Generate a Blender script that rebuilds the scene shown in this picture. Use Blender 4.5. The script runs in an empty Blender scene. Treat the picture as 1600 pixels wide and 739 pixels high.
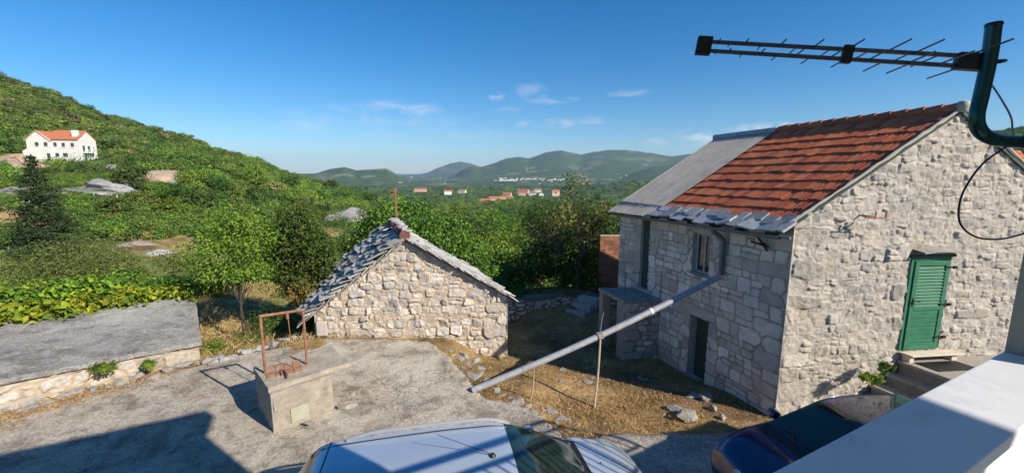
import bpy, bmesh, math, random
import numpy as np
from math import sin, cos, radians, pi, atan2, hypot, sqrt
from mathutils import Vector, Matrix, noise as mnoise
random.seed(7); RNG = np.random.default_rng(7)
S = bpy.context.scene; COL = S.collection

# ------------------------------------------------------------------ camera, sky, sun, exposure
F = 650.0; PITCH = radians(8.87); CP, SP = cos(PITCH), sin(PITCH); EYE = 4.7
cam = bpy.data.cameras.new('camera'); cam_o = bpy.data.objects.new('camera', cam); COL.objects.link(cam_o)
cam.sensor_width = 36; cam.lens = F / 1600 * 36; cam.clip_start = 0.02; cam.clip_end = 30000
cam_o.location = (0, 0, EYE); cam_o.rotation_euler = (pi / 2 - PITCH, 0, 0); S.camera = cam_o
SUN_EL = radians(32); SUN_AZ = atan2(.834, -.552)
w = bpy.data.worlds.new('World'); S.world = w; w.use_nodes = True
def build_world():
    nt = w.node_tree; N = nt.nodes; L = nt.links; N.clear()
    out = N.new('ShaderNodeOutputWorld'); bg = N.new('ShaderNodeBackground'); sky = N.new('ShaderNodeTexSky')
    sky.sky_type = 'NISHITA'; sky.sun_disc = False; sky.sun_elevation = SUN_EL; sky.sun_rotation = SUN_AZ
    sky.altitude = 300; sky.air_density = 1.0; sky.dust_density = 0.3; sky.ozone_density = 3.0
    bg.inputs['Strength'].default_value = 0.082
    tc = N.new('ShaderNodeTexCoord')
    hs = N.new('ShaderNodeHueSaturation'); hs.inputs['Saturation'].default_value = 1.28; hs.inputs['Value'].default_value = 1.0
    tn = N.new('ShaderNodeMix'); tn.data_type = 'RGBA'; tn.blend_type = 'MULTIPLY'; tn.inputs[0].default_value = 1; tn.inputs[7].default_value = (.80, .93, 1.06, 1); L.new(sky.outputs[0], tn.inputs[6]); L.new(tn.outputs[2], hs.inputs['Color'])
    # small clouds: ellipses of broken noise at fixed compass directions
    total = None
    def math_(op, a, b=None, c=None):
        m = N.new('ShaderNodeMath'); m.operation = op
        for i, v in enumerate((a, b, c)):
            if v is None: continue
            if isinstance(v, (int, float)): m.inputs[i].default_value = v
            else: L.new(v, m.inputs[i])
        return m.outputs[0]
    sep = N.new('ShaderNodeSeparateXYZ'); L.new(tc.outputs['Generated'], sep.inputs[0])
    az = math_('ARCTAN2', sep.outputs[0], sep.outputs[1])
    el = math_('ARCSINE', sep.outputs[2])
    comb = N.new('ShaderNodeCombineXYZ'); L.new(math_('MULTIPLY', az, 14.0), comb.inputs[0]); L.new(math_('MULTIPLY', el, 44.0), comb.inputs[1])
    nz = N.new('ShaderNodeTexNoise'); nz.inputs['Scale'].default_value = 1.0; nz.inputs['Detail'].default_value = 7; nz.inputs['Roughness'].default_value = .62
    nz.inputs['Distortion'].default_value = .6
    L.new(comb.outputs[0], nz.inputs['Vector'])
    for (px, py, wx, wy, a) in ((625, 172, 75, 16, .62), (590, 185, 150, 20, .30), (690, 192, 30, 7, .35), (775, 150, 15, 8, .75), (862, 156, 45, 8, .6), (795, 173, 22, 6, .5),
                                (872, 193, 30, 9, .8), (925, 189, 28, 7, .5), (822, 194, 20, 6, .5), (985, 146, 40, 6, .32), (1085, 215, 36, 14, 2.0), (1195, 206, 80, 15, 2.0), (1020, 222, 26, 9, .45),
                                (830, 142, 26, 14, .3), (480, 197, 55, 10, .3), (1600, 214, 70, 14, 1.2), (700, 210, 160, 9, .18), (640, 232, 45, 9, .2)):
        dx, dy, dz = (px - 800) / F, CP + (369.5 - py) / F * SP, -SP + (369.5 - py) / F * CP
        a0 = atan2(dx, dy); e0 = math.asin(dz / sqrt(dx * dx + dy * dy + dz * dz)); sc = 1 / (1 + dx * dx)
        u = math_('DIVIDE', math_('SUBTRACT', az, a0), wx / F * sc); v = math_('DIVIDE', math_('SUBTRACT', el, e0), wy / F * sqrt(sc))
        d = math_('ADD', math_('MULTIPLY', u, u), math_('MULTIPLY', v, v))
        m = math_('MULTIPLY', math_('MAXIMUM', math_('SUBTRACT', 1.0, d), 0.0), a)
        total = m if total is None else math_('MAXIMUM', total, m)
    k = math_('MULTIPLY', math_('SUBTRACT', nz.outputs['Fac'], .41), 3.8)
    k = math_('MINIMUM', math_('MAXIMUM', k, 0.0), 1.0)
    fac = math_('MULTIPLY', math_('POWER', total, .8), math_('MULTIPLY', k, .72))
    mix = N.new('ShaderNodeMix'); mix.data_type = 'RGBA'; L.new(fac, mix.inputs[0]); L.new(hs.outputs[0], mix.inputs[6]); mix.inputs[7].default_value = (7.2, 7.4, 7.9, 1)
    L.new(mix.outputs[2], bg.inputs['Color']); L.new(bg.outputs[0], out.inputs['Surface'])
build_world()
sun = bpy.data.lights.new('sun', 'SUN'); sun.energy = 4.6; sun.angle = radians(.53); sun.color = (1, .92, .80)
sun_o = bpy.data.objects.new('sun', sun); COL.objects.link(sun_o)
sd = Vector((sin(SUN_AZ) * cos(SUN_EL), cos(SUN_AZ) * cos(SUN_EL), sin(SUN_EL)))
sun_o.rotation_euler = sd.to_track_quat('Z', 'Y').to_euler(); sun_o.location = (30, -20, 40)
S.view_settings.view_transform = 'Standard'; S.view_settings.look = 'None'; S.view_settings.gamma = 1
S.view_settings.exposure = 0.62
S.render.engine = 'CYCLES'
S.cycles.max_bounces = 6; S.cycles.transparent_max_bounces = 6; S.cycles.volume_bounces = 0

# ------------------------------------------------------------------ helpers
def ray(x, y):
    u = (x - 800) / F; v = (369.5 - y) / F
    return np.array([u, CP + v * SP, -SP + v * CP])
CAM = np.array([0, 0, EYE])
def atz(x, y, z):
    r = ray(x, y); return r * ((z - EYE) / r[2]) + CAM
def atY(x, y, Y):
    r = ray(x, y); return r * (Y / r[1]) + CAM
def pd(x, y, dep): return ray(x, y) * dep + CAM
def onpl(x, y, O, d):
    O = np.array(O[:2]); d = np.array(d[:2]); r = ray(x, y); n = np.array([-d[1], d[0]]); k = (n @ O) / (n @ r[:2]); P = r * k
    return (P[:2] - O) @ d, P[2] + EYE

def hash2(ix, iy, seed=0):
    h = (ix.astype(np.int64) * 374761393 + iy.astype(np.int64) * 668265263 + seed * 974711) & 0x7fffffff
    h = ((h ^ (h >> 13)) * 1274126177) & 0x7fffffff
    return ((h ^ (h >> 16)) & 0xffffff) / float(0xffffff)
def vnoise(x, y, seed=0):
    x = np.asarray(x, float); y = np.asarray(y, float)
    ix = np.floor(x); iy = np.floor(y); fx = x - ix; fy = y - iy
    fx = fx * fx * (3 - 2 * fx); fy = fy * fy * (3 - 2 * fy)
    a = hash2(ix, iy, seed); b = hash2(ix + 1, iy, seed); c = hash2(ix, iy + 1, seed); d = hash2(ix + 1, iy + 1, seed)
    return (a * (1 - fx) + b * fx) * (1 - fy) + (c * (1 - fx) + d * fx) * fy
def fbm(x, y, oct=4, seed=0):
    s = 0; a = .5; t = 0
    for i in range(oct):
        s = s + a * vnoise(x * 2 ** i, y * 2 ** i, seed + i); t += a; a *= .5
    return s / t * 2 - 1
def sstep(a, b, x):
    t = np.clip((np.asarray(x, float) - a) / (b - a), 0, 1); return t * t * (3 - 2 * t)

def tag(o, label=None, cat=None, group=None, kind=None):
    if label: o['label'] = label
    if cat: o['category'] = cat
    if group: o['group'] = group
    if kind: o['kind'] = kind
    return o
def empty(name, loc=(0, 0, 0), label=None, cat=None, group=None, rz=0):
    o = bpy.data.objects.new(name, None); COL.objects.link(o); o.location = tuple(float(v) for v in loc); o.rotation_euler = (0, 0, rz)
    o.empty_display_size = .2
    return tag(o, label, cat, group)
def link(name, me, mat=None, parent=None, smooth=False):
    o = bpy.data.objects.new(name, me); COL.objects.link(o)
    if mat is not None:
        me.materials.append(mat)
    me.polygons.foreach_set('use_smooth', np.full(len(me.polygons), bool(smooth)))
    if parent is not None:
        o.parent = parent
        L = parent.matrix_basis if parent.parent is None else parent.parent.matrix_basis @ parent.matrix_basis
        # all meshes are authored in world coordinates unless local=True is asked for
    return o
def mesh_np(verts, faces, cols=None):
    """faces: (M,k) array or list of such arrays"""
    if not isinstance(faces, list): faces = [faces]
    me = bpy.data.meshes.new('m'); V = np.asarray(verts, np.float32)
    me.vertices.add(len(V)); me.vertices.foreach_set('co', V.ravel())
    li = np.concatenate([np.asarray(f, np.int32).ravel() for f in faces])
    sizes = np.concatenate([np.full(len(f), np.asarray(f).shape[1], np.int32) for f in faces])
    me.loops.add(len(li)); me.loops.foreach_set('vertex_index', li)
    me.polygons.add(len(sizes)); me.polygons.foreach_set('loop_start', np.concatenate([[0], np.cumsum(sizes)[:-1]]).astype(np.int32))
    me.update(calc_edges=True)
    if cols is not None:
        a = me.color_attributes.new('Col', 'FLOAT_COLOR', 'POINT'); c = np.ones((len(V), 4), np.float32); c[:, :3] = cols
        a.data.foreach_set('color', c.ravel())
    return me
def place(o, parent):
    """parent o keeping its world-space mesh where it is (parents are unscaled, at most turned about z)"""
    o.parent = parent
    m = Matrix.Identity(4); p = parent; chain = []
    while p is not None: chain.append(p); p = p.parent
    for q in reversed(chain):
        m = m @ (Matrix.Translation(q.location) @ q.rotation_euler.to_matrix().to_4x4())
    mi = m.inverted()
    o.data.transform(mi)
    return o
class MB:
    def __init__(s): s.v = []; s.f = []; s.c = []; s.col = None
    def add(s, vs, fs):
        b = len(s.v); s.v += [tuple(float(c) for c in q) for q in vs]; s.f += [tuple(i + b for i in f) for f in fs]
        s.c += [s.col or (1, 1, 1)] * len(vs)
    def hexa(s, p):  # 8 points: bottom 4 ccw, top 4 ccw
        s.add(p, [(3, 2, 1, 0), (4, 5, 6, 7), (0, 1, 5, 4), (1, 2, 6, 5), (2, 3, 7, 6), (3, 0, 4, 7)])
    def box(s, O, ax, ay, lo, hi, az=(0, 0, 1)):
        O, ax, ay, az = (np.array((*q, 0) if len(q) == 2 else q, float) for q in (O, ax, ay, az))
        P = lambda a, b, c: O + ax * a + ay * b + az * c
        s.hexa([P(lo[0], lo[1], lo[2]), P(hi[0], lo[1], lo[2]), P(hi[0], hi[1], lo[2]), P(lo[0], hi[1], lo[2]),
                P(lo[0], lo[1], hi[2]), P(hi[0], lo[1], hi[2]), P(hi[0], hi[1], hi[2]), P(lo[0], hi[1], hi[2])])
    def abox(s, lo, hi): s.box((0, 0, 0), (1, 0, 0), (0, 1, 0), lo, hi)
    def tube(s, pts, r, n=8, cap=True):
        pts = [Vector(tuple(float(c) for c in q)) for q in pts]; rs = r if isinstance(r, (list, tuple)) else [r] * len(pts)
        prev = None; rings = []
        for i, q in enumerate(pts):
            d = (pts[min(i + 1, len(pts) - 1)] - pts[max(i - 1, 0)]).normalized()
            if prev is None:
                a = d.orthogonal().normalized()
            else:
                a = (prev - d * prev.dot(d)); a = a.normalized() if a.length > 1e-6 else d.orthogonal().normalized()
            prev = a; b = d.cross(a)
            rings.append([q + (a * cos(2 * pi * k / n) + b * sin(2 * pi * k / n)) * rs[i] for k in range(n)])
        vs = [v for rg in rings for v in rg]; fs = []
        for i in range(len(rings) - 1):
            for k in range(n):
                fs.append((i * n + k, i * n + (k + 1) % n, (i + 1) * n + (k + 1) % n, (i + 1) * n + k))
        if cap: fs.append(tuple(reversed(range(n)))); fs.append(tuple(range((len(rings) - 1) * n, len(rings) * n)))
        s.add(vs, fs)
    def prism(s, poly, d):  # poly: 3D points, extruded by vector d
        n = len(poly); a = [np.array(q, float) for q in poly]; b = [q + np.array(d, float) for q in a]
        s.add(a + b, [tuple(reversed(range(n))), tuple(range(n, 2 * n))] + [(i, (i + 1) % n, n + (i + 1) % n, n + i) for i in range(n)])
    def lathe(s, prof, O, axis, n=24):
        axis = Vector(axis).normalized(); a = axis.orthogonal().normalized(); b = axis.cross(a); O = Vector(tuple(float(c) for c in O))
        vs = [O + axis * h + (a * cos(2 * pi * k / n) + b * sin(2 * pi * k / n)) * r for (r, h) in prof for k in range(n)]
        fs = [(i * n + k, i * n + (k + 1) % n, (i + 1) * n + (k + 1) % n, (i + 1) * n + k) for i in range(len(prof) - 1) for k in range(n)]
        s.add(vs, fs)
    def build(s, name, mat, parent=None, smooth=False, bevel=0, colors=False):
        me = bpy.data.meshes.new(name); me.from_pydata(s.v, [], s.f); me.update()
        if colors:
            a = me.color_attributes.new('Col', 'FLOAT_COLOR', 'POINT'); c = np.ones((len(s.v), 4), np.float32); c[:, :3] = s.c; a.data.foreach_set('color', c.ravel())
        bm = bmesh.new(); bm.from_mesh(me); bmesh.ops.recalc_face_normals(bm, faces=bm.faces); bm.to_mesh(me); bm.free()
        if bevel:
            bm = bmesh.new(); bm.from_mesh(me)
            bmesh.ops.bevel(bm, geom=[e for e in bm.edges if len(e.link_faces) == 2 and e.calc_face_angle(0) > .5], offset=bevel, segments=2, affect='EDGES', profile=.6)
            bm.to_mesh(me); bm.free()
        o = link(name, me, mat, None, smooth)
        if smooth: me.set_sharp_from_angle(angle=radians(40))
        return place(o, parent) if parent is not None else o
def smooth_path(pts, n=8):
    P = [np.array(q, float) for q in pts]; P = [2 * P[0] - P[1]] + P + [2 * P[-1] - P[-2]]; out = []
    for i in range(1, len(P) - 2):
        for k in range(n):
            t = k / n
            out.append(.5 * (2 * P[i] + (P[i + 1] - P[i - 1]) * t + (2 * P[i - 1] - 5 * P[i] + 4 * P[i + 1] - P[i + 2]) * t * t + (3 * P[i] - P[i - 1] - 3 * P[i + 1] + P[i + 2]) * t ** 3))
    out.append(P[-2]); return out

# ------------------------------------------------------------------ materials
MATS = {}
def new_mat(name):
    m = bpy.data.materials.new(name); m.use_nodes = True; MATS[name] = m
    nt = m.node_tree; return m, nt, nt.nodes, nt.links, nt.nodes['Principled BSDF']
def noise_node(N, L, scale, detail=5, rough=.6, coord='Object', dist=0, stretch=None):
    tc = N.new('ShaderNodeTexCoord'); n = N.new('ShaderNodeTexNoise'); n.inputs['Scale'].default_value = scale
    n.inputs['Detail'].default_value = detail; n.inputs['Roughness'].default_value = rough; n.inputs['Distortion'].default_value = dist
    src = tc.outputs[coord]
    if stretch:
        mp = N.new('ShaderNodeMapping'); mp.inputs['Scale'].default_value = stretch; L.new(src, mp.inputs[0]); src = mp.outputs[0]
    L.new(src, n.inputs['Vector']); return n.outputs['Fac']
def ramp(N, L, fac, stops):
    r = N.new('ShaderNodeValToRGB'); e = r.color_ramp.elements
    while len(e) < len(stops): e.new(.5)
    for k, (p, c) in enumerate(stops):
        e[k].position = p; c = c if hasattr(c, '__len__') else (c, c, c); e[k].color = (*c, 1)
    L.new(fac, r.inputs[0]); return r.outputs[0]
def mixc(N, L, fac, a, b, mode='MIX'):
    m = N.new('ShaderNodeMix'); m.data_type = 'RGBA'; m.blend_type = mode; m.clamp_factor = True
    for s_, v in ((0, fac), (6, a), (7, b)):
        if isinstance(v, (int, float)): m.inputs[s_].default_value = v
        elif isinstance(v, tuple): m.inputs[s_].default_value = (*v, 1)
        else: L.new(v, m.inputs[s_])
    return m.outputs[2]
def bump(N, L, B, fac, strength, dist):
    b = N.new('ShaderNodeBump'); b.inputs['Strength'].default_value = strength; b.inputs['Distance'].default_value = dist
    L.new(fac, b.inputs['Height']); L.new(b.outputs[0], B.inputs['Normal'])
def plain(name, c, rough=.6, metal=0, var=.25, scale=6, bmp=0, bscale=40, coat=0, dirt=None, spec=.5):
    m, nt, N, L, B = new_mat(name)
    B.inputs['Roughness'].default_value = rough; B.inputs['Metallic'].default_value = metal; B.inputs['Coat Weight'].default_value = coat
    B.inputs['Specular IOR Level'].default_value = spec
    f = noise_node(N, L, scale, 6, .65)
    col = ramp(N, L, f, [(.3, tuple(v * (1 - var) for v in c)), (.7, tuple(min(1, v * (1 + var)) for v in c))])
    if dirt:
        f2 = noise_node(N, L, dirt[1], 7, .7, dist=.5)
        msk = ramp(N, L, f2, [(dirt[2], 0), (dirt[3], 1)]); col = mixc(N, L, msk, col, dirt[0])
    L.new(col, B.inputs['Base Color'])
    if bmp: bump(N, L, B, noise_node(N, L, bscale, 6, .7), bmp, .02)
    return m
def attr_mat(name, rough=.85, var=.22, scale=9, bmp=.5, bscale=30, bdist=.02, spec=.3, tint=None):
    m, nt, N, L, B = new_mat(name)
    B.inputs['Roughness'].default_value = rough; B.inputs['Specular IOR Level'].default_value = spec
    at = N.new('ShaderNodeVertexColor'); at.layer_name = 'Col'
    f = noise_node(N, L, scale, 7, .7)
    g = ramp(N, L, f, [(.28, 1 - var), (.72, 1 + var)])
    col = mixc(N, L, 1.0, at.outputs[0], g, 'MULTIPLY')
    L.new(col, B.inputs['Base Color'])
    if bmp: bump(N, L, B, noise_node(N, L, bscale, 8, .75), bmp, bdist)
    return m
def leaf_mat(name, trans=.35, rough=.55, rnd=.25, hue=.02):
    m, nt, N, L, B = new_mat(name)
    at = N.new('ShaderNodeVertexColor'); at.layer_name = 'Col'; oi = N.new('ShaderNodeObjectInfo')
    hs = N.new('ShaderNodeHueSaturation'); L.new(at.outputs[0], hs.inputs['Color'])
    mr = N.new('ShaderNodeMapRange'); L.new(oi.outputs['Random'], mr.inputs[0]); mr.inputs[3].default_value = 1 - rnd; mr.inputs[4].default_value = 1 + rnd; L.new(mr.outputs[0], hs.inputs['Value'])
    m2 = N.new('ShaderNodeMath'); m2.operation = 'MULTIPLY'; L.new(oi.outputs['Random'], m2.inputs[0]); m2.inputs[1].default_value = 7.31
    m3 = N.new('ShaderNodeMath'); m3.operation = 'FRACT'; L.new(m2.outputs[0], m3.inputs[0])
    mh = N.new('ShaderNodeMapRange'); L.new(m3.outputs[0], mh.inputs[0]); mh.inputs[3].default_value = .5 - hue; mh.inputs[4].default_value = .5 + hue; L.new(mh.outputs[0], hs.inputs['Hue'])
    B.inputs['Roughness'].default_value = rough; B.inputs['Specular IOR Level'].default_value = .3; L.new(hs.outputs[0], B.inputs['Base Color'])
    tr = N.new('ShaderNodeBsdfTranslucent'); L.new(hs.outputs[0], tr.inputs['Color'])
    mx = N.new('ShaderNodeMixShader'); mx.inputs[0].default_value = trans; L.new(B.outputs[0], mx.inputs[1]); L.new(tr.outputs[0], mx.inputs[2])
    L.new(mx.outputs[0], N['Material Output'].inputs['Surface']); return m

STONE = attr_mat('limestone_wall', .9, .24, 11, .7, 38, .02)
STONE_CLEAN = attr_mat('limestone_blocks', .88, .16, 7, .5, 45, .012)
ROCK = attr_mat('rock', .9, .25, 5, .8, 14, .05)
SLATE = attr_mat('stone_slab_roof', .8, .28, 9, .5, 30, .015)
TILE = attr_mat('clay_tile', .75, .28, 12, .35, 60, .006)
ASBESTOS = attr_mat('corrugated_sheet', .8, .2, 5, .25, 60, .004)
LEAF = leaf_mat('foliage')
NEEDLE = leaf_mat('conifer_needles', .15, .6, .1, .01)
FOREST = leaf_mat('scrub_foliage', .28, .65, .5, .03)
STRAW = leaf_mat('dry_grass_blades', .3, .7, 0, 0)
BARK = plain('bark', (.12, .09, .065), .9, 0, .4, 14, .8, 30)
DARKBARK = plain('dark_bark', (.055, .045, .035), .9, 0, .4, 14, .8, 30)
RUST = plain('rusty_iron', (.30, .13, .07), .8, .1, .35, 9, .4, 60, dirt=((.42, .24, .17), 5, .5, .65))
IRON = plain('dark_iron', (.035, .03, .028), .6, .6, .3, 12)
BLACK = plain('black_plastic', (.012, .012, .013), .45, 0, .2, 10)
RUBBER = plain('black_rubber', (.01, .01, .01), .85, 0, .2, 10)
ALU = plain('grey_aluminium', (.12, .12, .125), .38, .8, .15, 20)
MASTM = plain('mast_paint', (.025, .085, .08), .22, .55, .12, 6)
GALV = plain('grey_pipe', (.38, .39, .40), .55, .15, .18, 5, .2, 40, dirt=((.22, .21, .19), 7, .5, .75))
GUTTER = plain('gutter_metal', (.17, .18, .19), .5, .3, .25, 5)
WOOD = plain('weathered_wood', (.46, .36, .25), .8, 0, .25, 8, .5, 40)
WOODPALE = plain('pale_board', (.66, .55, .42), .75, 0, .15, 6, .3, 40)
DARKWOOD = plain('dark_door_wood', (.028, .05, .034), .7, 0, .3, 8)
GREEN = plain('green_paint', (.016, .15, .07), .7, 0, .22, 6, .2, 50, dirt=((.07, .17, .11), 7, .52, .72))
FRAME = plain('window_frame_paint', (.36, .38, .35), .6, 0, .15, 8)
WHITE = plain('white_render', (.80, .79, .76), .7, 0, .04, 3, .1, 80)
PARAPET = plain('parapet_paint', (.72, .725, .73), .5, 0, .05, 3, .10, 70, dirt=((.50, .49, .46), 4, .5, .82))
BEIGE = plain('beige_render', (.42, .38, .31), .85, 0, .08, 4, .3, 60)
GLASS = plain('dark_window_glass', (.012, .014, .016), .06, 0, .1, 3, spec=.8)
CONC = plain('concrete', (.30, .28, .25), .92, 0, .22, 3, .6, 30, dirt=((.17, .15, .12), 4, .5, .72))
BRICK = plain('orange_brick', (.42, .15, .07), .85, 0, .25, 6, .5, 30)

def concrete_ground(name, a, b, dark, brown, bro_lo, gravel=40.):
    m, nt, N, L, B = new_mat(name); B.inputs['Roughness'].default_value = .95; B.inputs['Specular IOR Level'].default_value = .2
    f = noise_node(N, L, .7, 9, .68, dist=.6); col = ramp(N, L, f, [(.32, b), (.62, a)])
    f1 = noise_node(N, L, 1.7, 10, .78, dist=.4); col = mixc(N, L, ramp(N, L, f1, [(.47, 0), (.60, .85)]), col, dark)
    f4 = noise_node(N, L, .33, 5, .6, dist=1.0); col = mixc(N, L, ramp(N, L, f4, [(.52, 0), (.62, .55)]), col, tuple(min(.62, v * 1.25) for v in a))
    f2 = noise_node(N, L, .9, 10, .8, dist=1.2); col = mixc(N, L, ramp(N, L, f2, [(bro_lo, 0), (bro_lo + .1, .8)]), col, brown)
    f3 = noise_node(N, L, gravel, 4, .75); col = mixc(N, L, 1.0, col, ramp(N, L, f3, [(.32, .62), (.5, 1.0), (.68, 1.32)]), 'MULTIPLY')
    # hairline cracks
    tc = N.new('ShaderNodeTexCoord'); vo = N.new('ShaderNodeTexVoronoi'); vo.feature = 'DISTANCE_TO_EDGE'; vo.inputs['Scale'].default_value = .42
    nn = N.new('ShaderNodeTexNoise'); nn.inputs['Scale'].default_value = 2.2; nn.inputs['Detail'].default_value = 6; L.new(tc.outputs['Object'], nn.inputs['Vector'])
    mv = N.new('ShaderNodeMix'); mv.data_type = 'RGBA'; mv.blend_type = 'ADD'; mv.inputs[0].default_value = .7; L.new(tc.outputs['Object'], mv.inputs[6]); L.new(nn.outputs['Color'], mv.inputs[7])
    L.new(mv.outputs[2], vo.inputs['Vector']); ck = ramp(N, L, vo.outputs['Distance'], [(.0, .38), (.006, 0)])
    col = mixc(N, L, ck, col, (.07, .055, .04))
    L.new(col, B.inputs['Base Color'])
    ad = N.new('ShaderNodeMath'); ad.operation = 'MULTIPLY_ADD'; L.new(f3, ad.inputs[0]); ad.inputs[1].default_value = .35; L.new(f1, ad.inputs[2])
    bump(N, L, B, ad.outputs[0], 1.0, .06); return m
COURT = concrete_ground('courtyard_concrete', (.54, .475, .385), (.43, .375, .30), (.21, .178, .142), (.30, .205, .12), .545, 24)
ROADM = concrete_ground('road_gravel', (.49, .44, .375), (.39, .35, .30), (.23, .20, .17), (.31, .21, .12), .57, 20)
SLABM = concrete_ground('cistern_concrete', (.36, .345, .32), (.27, .26, .245), (.16, .15, .135), (.22, .19, .15), .62, 26)

def terrain_mat():
    m, nt, N, L, B = new_mat('terrain'); B.inputs['Roughness'].default_value = 1; B.inputs['Specular IOR Level'].default_value = .1
    at = N.new('ShaderNodeVertexColor'); at.layer_name = 'Col'
    f = noise_node(N, L, 8, 8, .75); g = ramp(N, L, f, [(.3, .6), (.7, 1.4)])
    f2 = noise_node(N, L, .035, 10, .78); g2 = ramp(N, L, f2, [(.38, .55), (.5, 1.0), (.64, 1.5)])
    c = mixc(N, L, 1.0, at.outputs[0], g, 'MULTIPLY'); c = mixc(N, L, 1.0, c, g2, 'MULTIPLY'); f5 = noise_node(N, L, 1.1, 6, .75); c = mixc(N, L, 1.0, c, ramp(N, L, f5, [(.34, .45), (.5, 1.0), (.66, 1.5)]), 'MULTIPLY')
    L.new(c, B.inputs['Base Color']); bump(N, L, B, f, .8, .08); return m
TERRAIN = terrain_mat()

# ------------------------------------------------------------------ terrain
NEARPTS = np.array([(-12, 6, -.05), (-8, 10, -.12), (-6, 8, -.08), (-3, 7, -.08), (-4, 11, -.08), (-5.8, 11.4, -.05), (-1.6, 9.5, -.2), (-2.6, 11.5, -.15), (-10, 8, -.1),
 (-.3, 10.5, -.55), (-.1, 11.9, -.82), (1, 9, -.58), (.3, 8.9, -.45), (2, 8.5, -.55), (3, 8, -.52), (5.5, 8.1, -.5), (2, 12, -.87), (4, 11, -.76), (3, 14, -.9), (1, 15, -.9), (4.4, 13, -.9), (5, 17, -.9),
 (0, 6, -.1), (2, 6.8, -.3), (3, 7.2, -.42), (4, 6.8, -.42), (7, 6, -.35), (10, 6, -.3), (0, 3, -.05), (3, 3, -.2), (6, 3, -.2), (-5, 0, 0), (0, -5, 0), (5, -5, 0),
 (-9.5, 14, -.6), (-6.5, 13, -.55), (-7.5, 11.5, -.4), (-4, 15.5, -1), (-12, 14, -.4), (-15, 10, -.3), (-7, 17, -1.0), (-2, 16.5, -1.5), (-.5, 15.7, -1.2), (1, 16.6, -.35), (3, 16.8, -.35), (-1, 17, -.8),
 (6, 20, -1), (12, 12, -.2), (14, 18, 0), (-15, 20, -.2), (-5, 22, -2.2), (0, 23, -3.2), (6, 26, -3), (-10, 24, -1.0), (-20, 24, -.3), (12, 26, -2), (-25, 14, 0), (20, 8, 0)])
def h_near(x, y):
    x = np.asarray(x, float); y = np.asarray(y, float); num = 0; den = 0
    for (a, b, c) in NEARPTS:
        wgt = 1 / ((x - a) ** 2 + (y - b) ** 2 + .15) ** 2; num = num + wgt * c; den = den + wgt
    return num / den
# distant relief: for each image column, (forward distance, height) pairs
SIL = np.array([(-300, 262), (490, 271), (500, 271), (520, 265), (545, 262), (562, 267), (590, 265), (610, 263), (630, 268), (650, 271), (672, 269), (690, 262), (705, 256), (722, 253), (738, 256), (752, 261), (770, 256), (790, 250), (812, 247), (825, 249),
                (850, 241), (875, 238), (905, 243), (925, 238), (945, 235), (975, 236), (1010, 240), (1040, 245), (1070, 243), (1110, 236), (1300, 215), (1500, 203), (1600, 196), (2400, 190)], float)
def zsil(c, Y, dy=0):
    y = np.interp(c, SIL[:, 0], SIL[:, 1]) + dy; v = (369.5 - y) / F
    return EYE + Y * (-SP + v * CP) / (CP + v * SP)
def tz(y, Y):
    v = (369.5 - y) / F; return EYE + Y * (-SP + v * CP) / (CP + v * SP)
COLS = {}
for c, y, Yr in ((-700, 15, 130), (-200, 54, 190), (0, 89, 230), (100, 131, 255), (200, 177, 280), (300, 206, 310), (400, 240, 340), (460, 267, 360), (520, 283, 360)):
    Ys = [26, 45, 60, 90, Yr * .68, Yr, Yr * 1.4, 900, 9000]
    zr = tz(y, Yr) - 3; base60 = np.interp(c, [0, 150, 300, 450, 520], [2.2, 1.8, -.5, -4.5, -6]); base26 = np.interp(c, [0, 300, 520], [-.3, -.8, -2.6])
    z90 = np.interp(c, [0, 90, 200, 300, 450, 520], [6.5, 5.5, 5.0, 2.5, -4, -6.5])
    zz = [base26, (base26 + base60) / 2, base60, z90, z90 + (zr - z90) * .56, zr, zr - 18, -55, -60]
    COLS[c] = (Ys, zz)
for c, Ys, zz in ((580, [26, 45, 100, 200, 330, 500, 900, 1700, 9000], [-3, -6, -8, -9.5, -13, -30, -44, -50, -55]),
                  (620, [26, 45, 100, 180, 250, 400, 900, 1700, 9000], [-3, -6.5, -12, -17, -22, -34, -45, -50, -55]),
                  (700, [26, 45, 100, 200, 400, 900, 1700, 9000], [-3.2, -6.8, -14, -22, -32, -45, -50, -55]),
                  (850, [26, 45, 100, 200, 400, 900, 1700, 9000], [-3.2, -6.8, -14, -22, -32, -44, -50, -55]),
                  (1000, [26, 45, 100, 200, 400, 900, 1500, 9000], [-2.5, -5, -11, -18, -27, -36, -30, -30]),
                  (1200, [26, 45, 100, 200, 400, 900, 9000], [-1.2, -2, -5, -8, -10, 20, 20]),
                  (1600, [26, 45, 100, 200, 400, 700, 9000], [0, 0, 2, 8, 36, 78, 78]),
                  (2600, [26, 45, 100, 200, 400, 700, 9000], [0, 0, 2, 8, 36, 78, 78])):
    COLS[c] = (Ys, zz)
CK = np.array(sorted(COLS))
LGRID = np.linspace(np.log(20), np.log(9500), 260)
CTAB = []
for c in CK:
    t = np.interp(LGRID, np.log(np.array(COLS[c][0], float)), np.array(COLS[c][1], float))
    k = np.ones(9) / 9; t = np.convolve(np.pad(t, 4, mode='edge'), k, mode='valid'); CTAB.append(t)
CTAB = np.array(CTAB)
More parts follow.
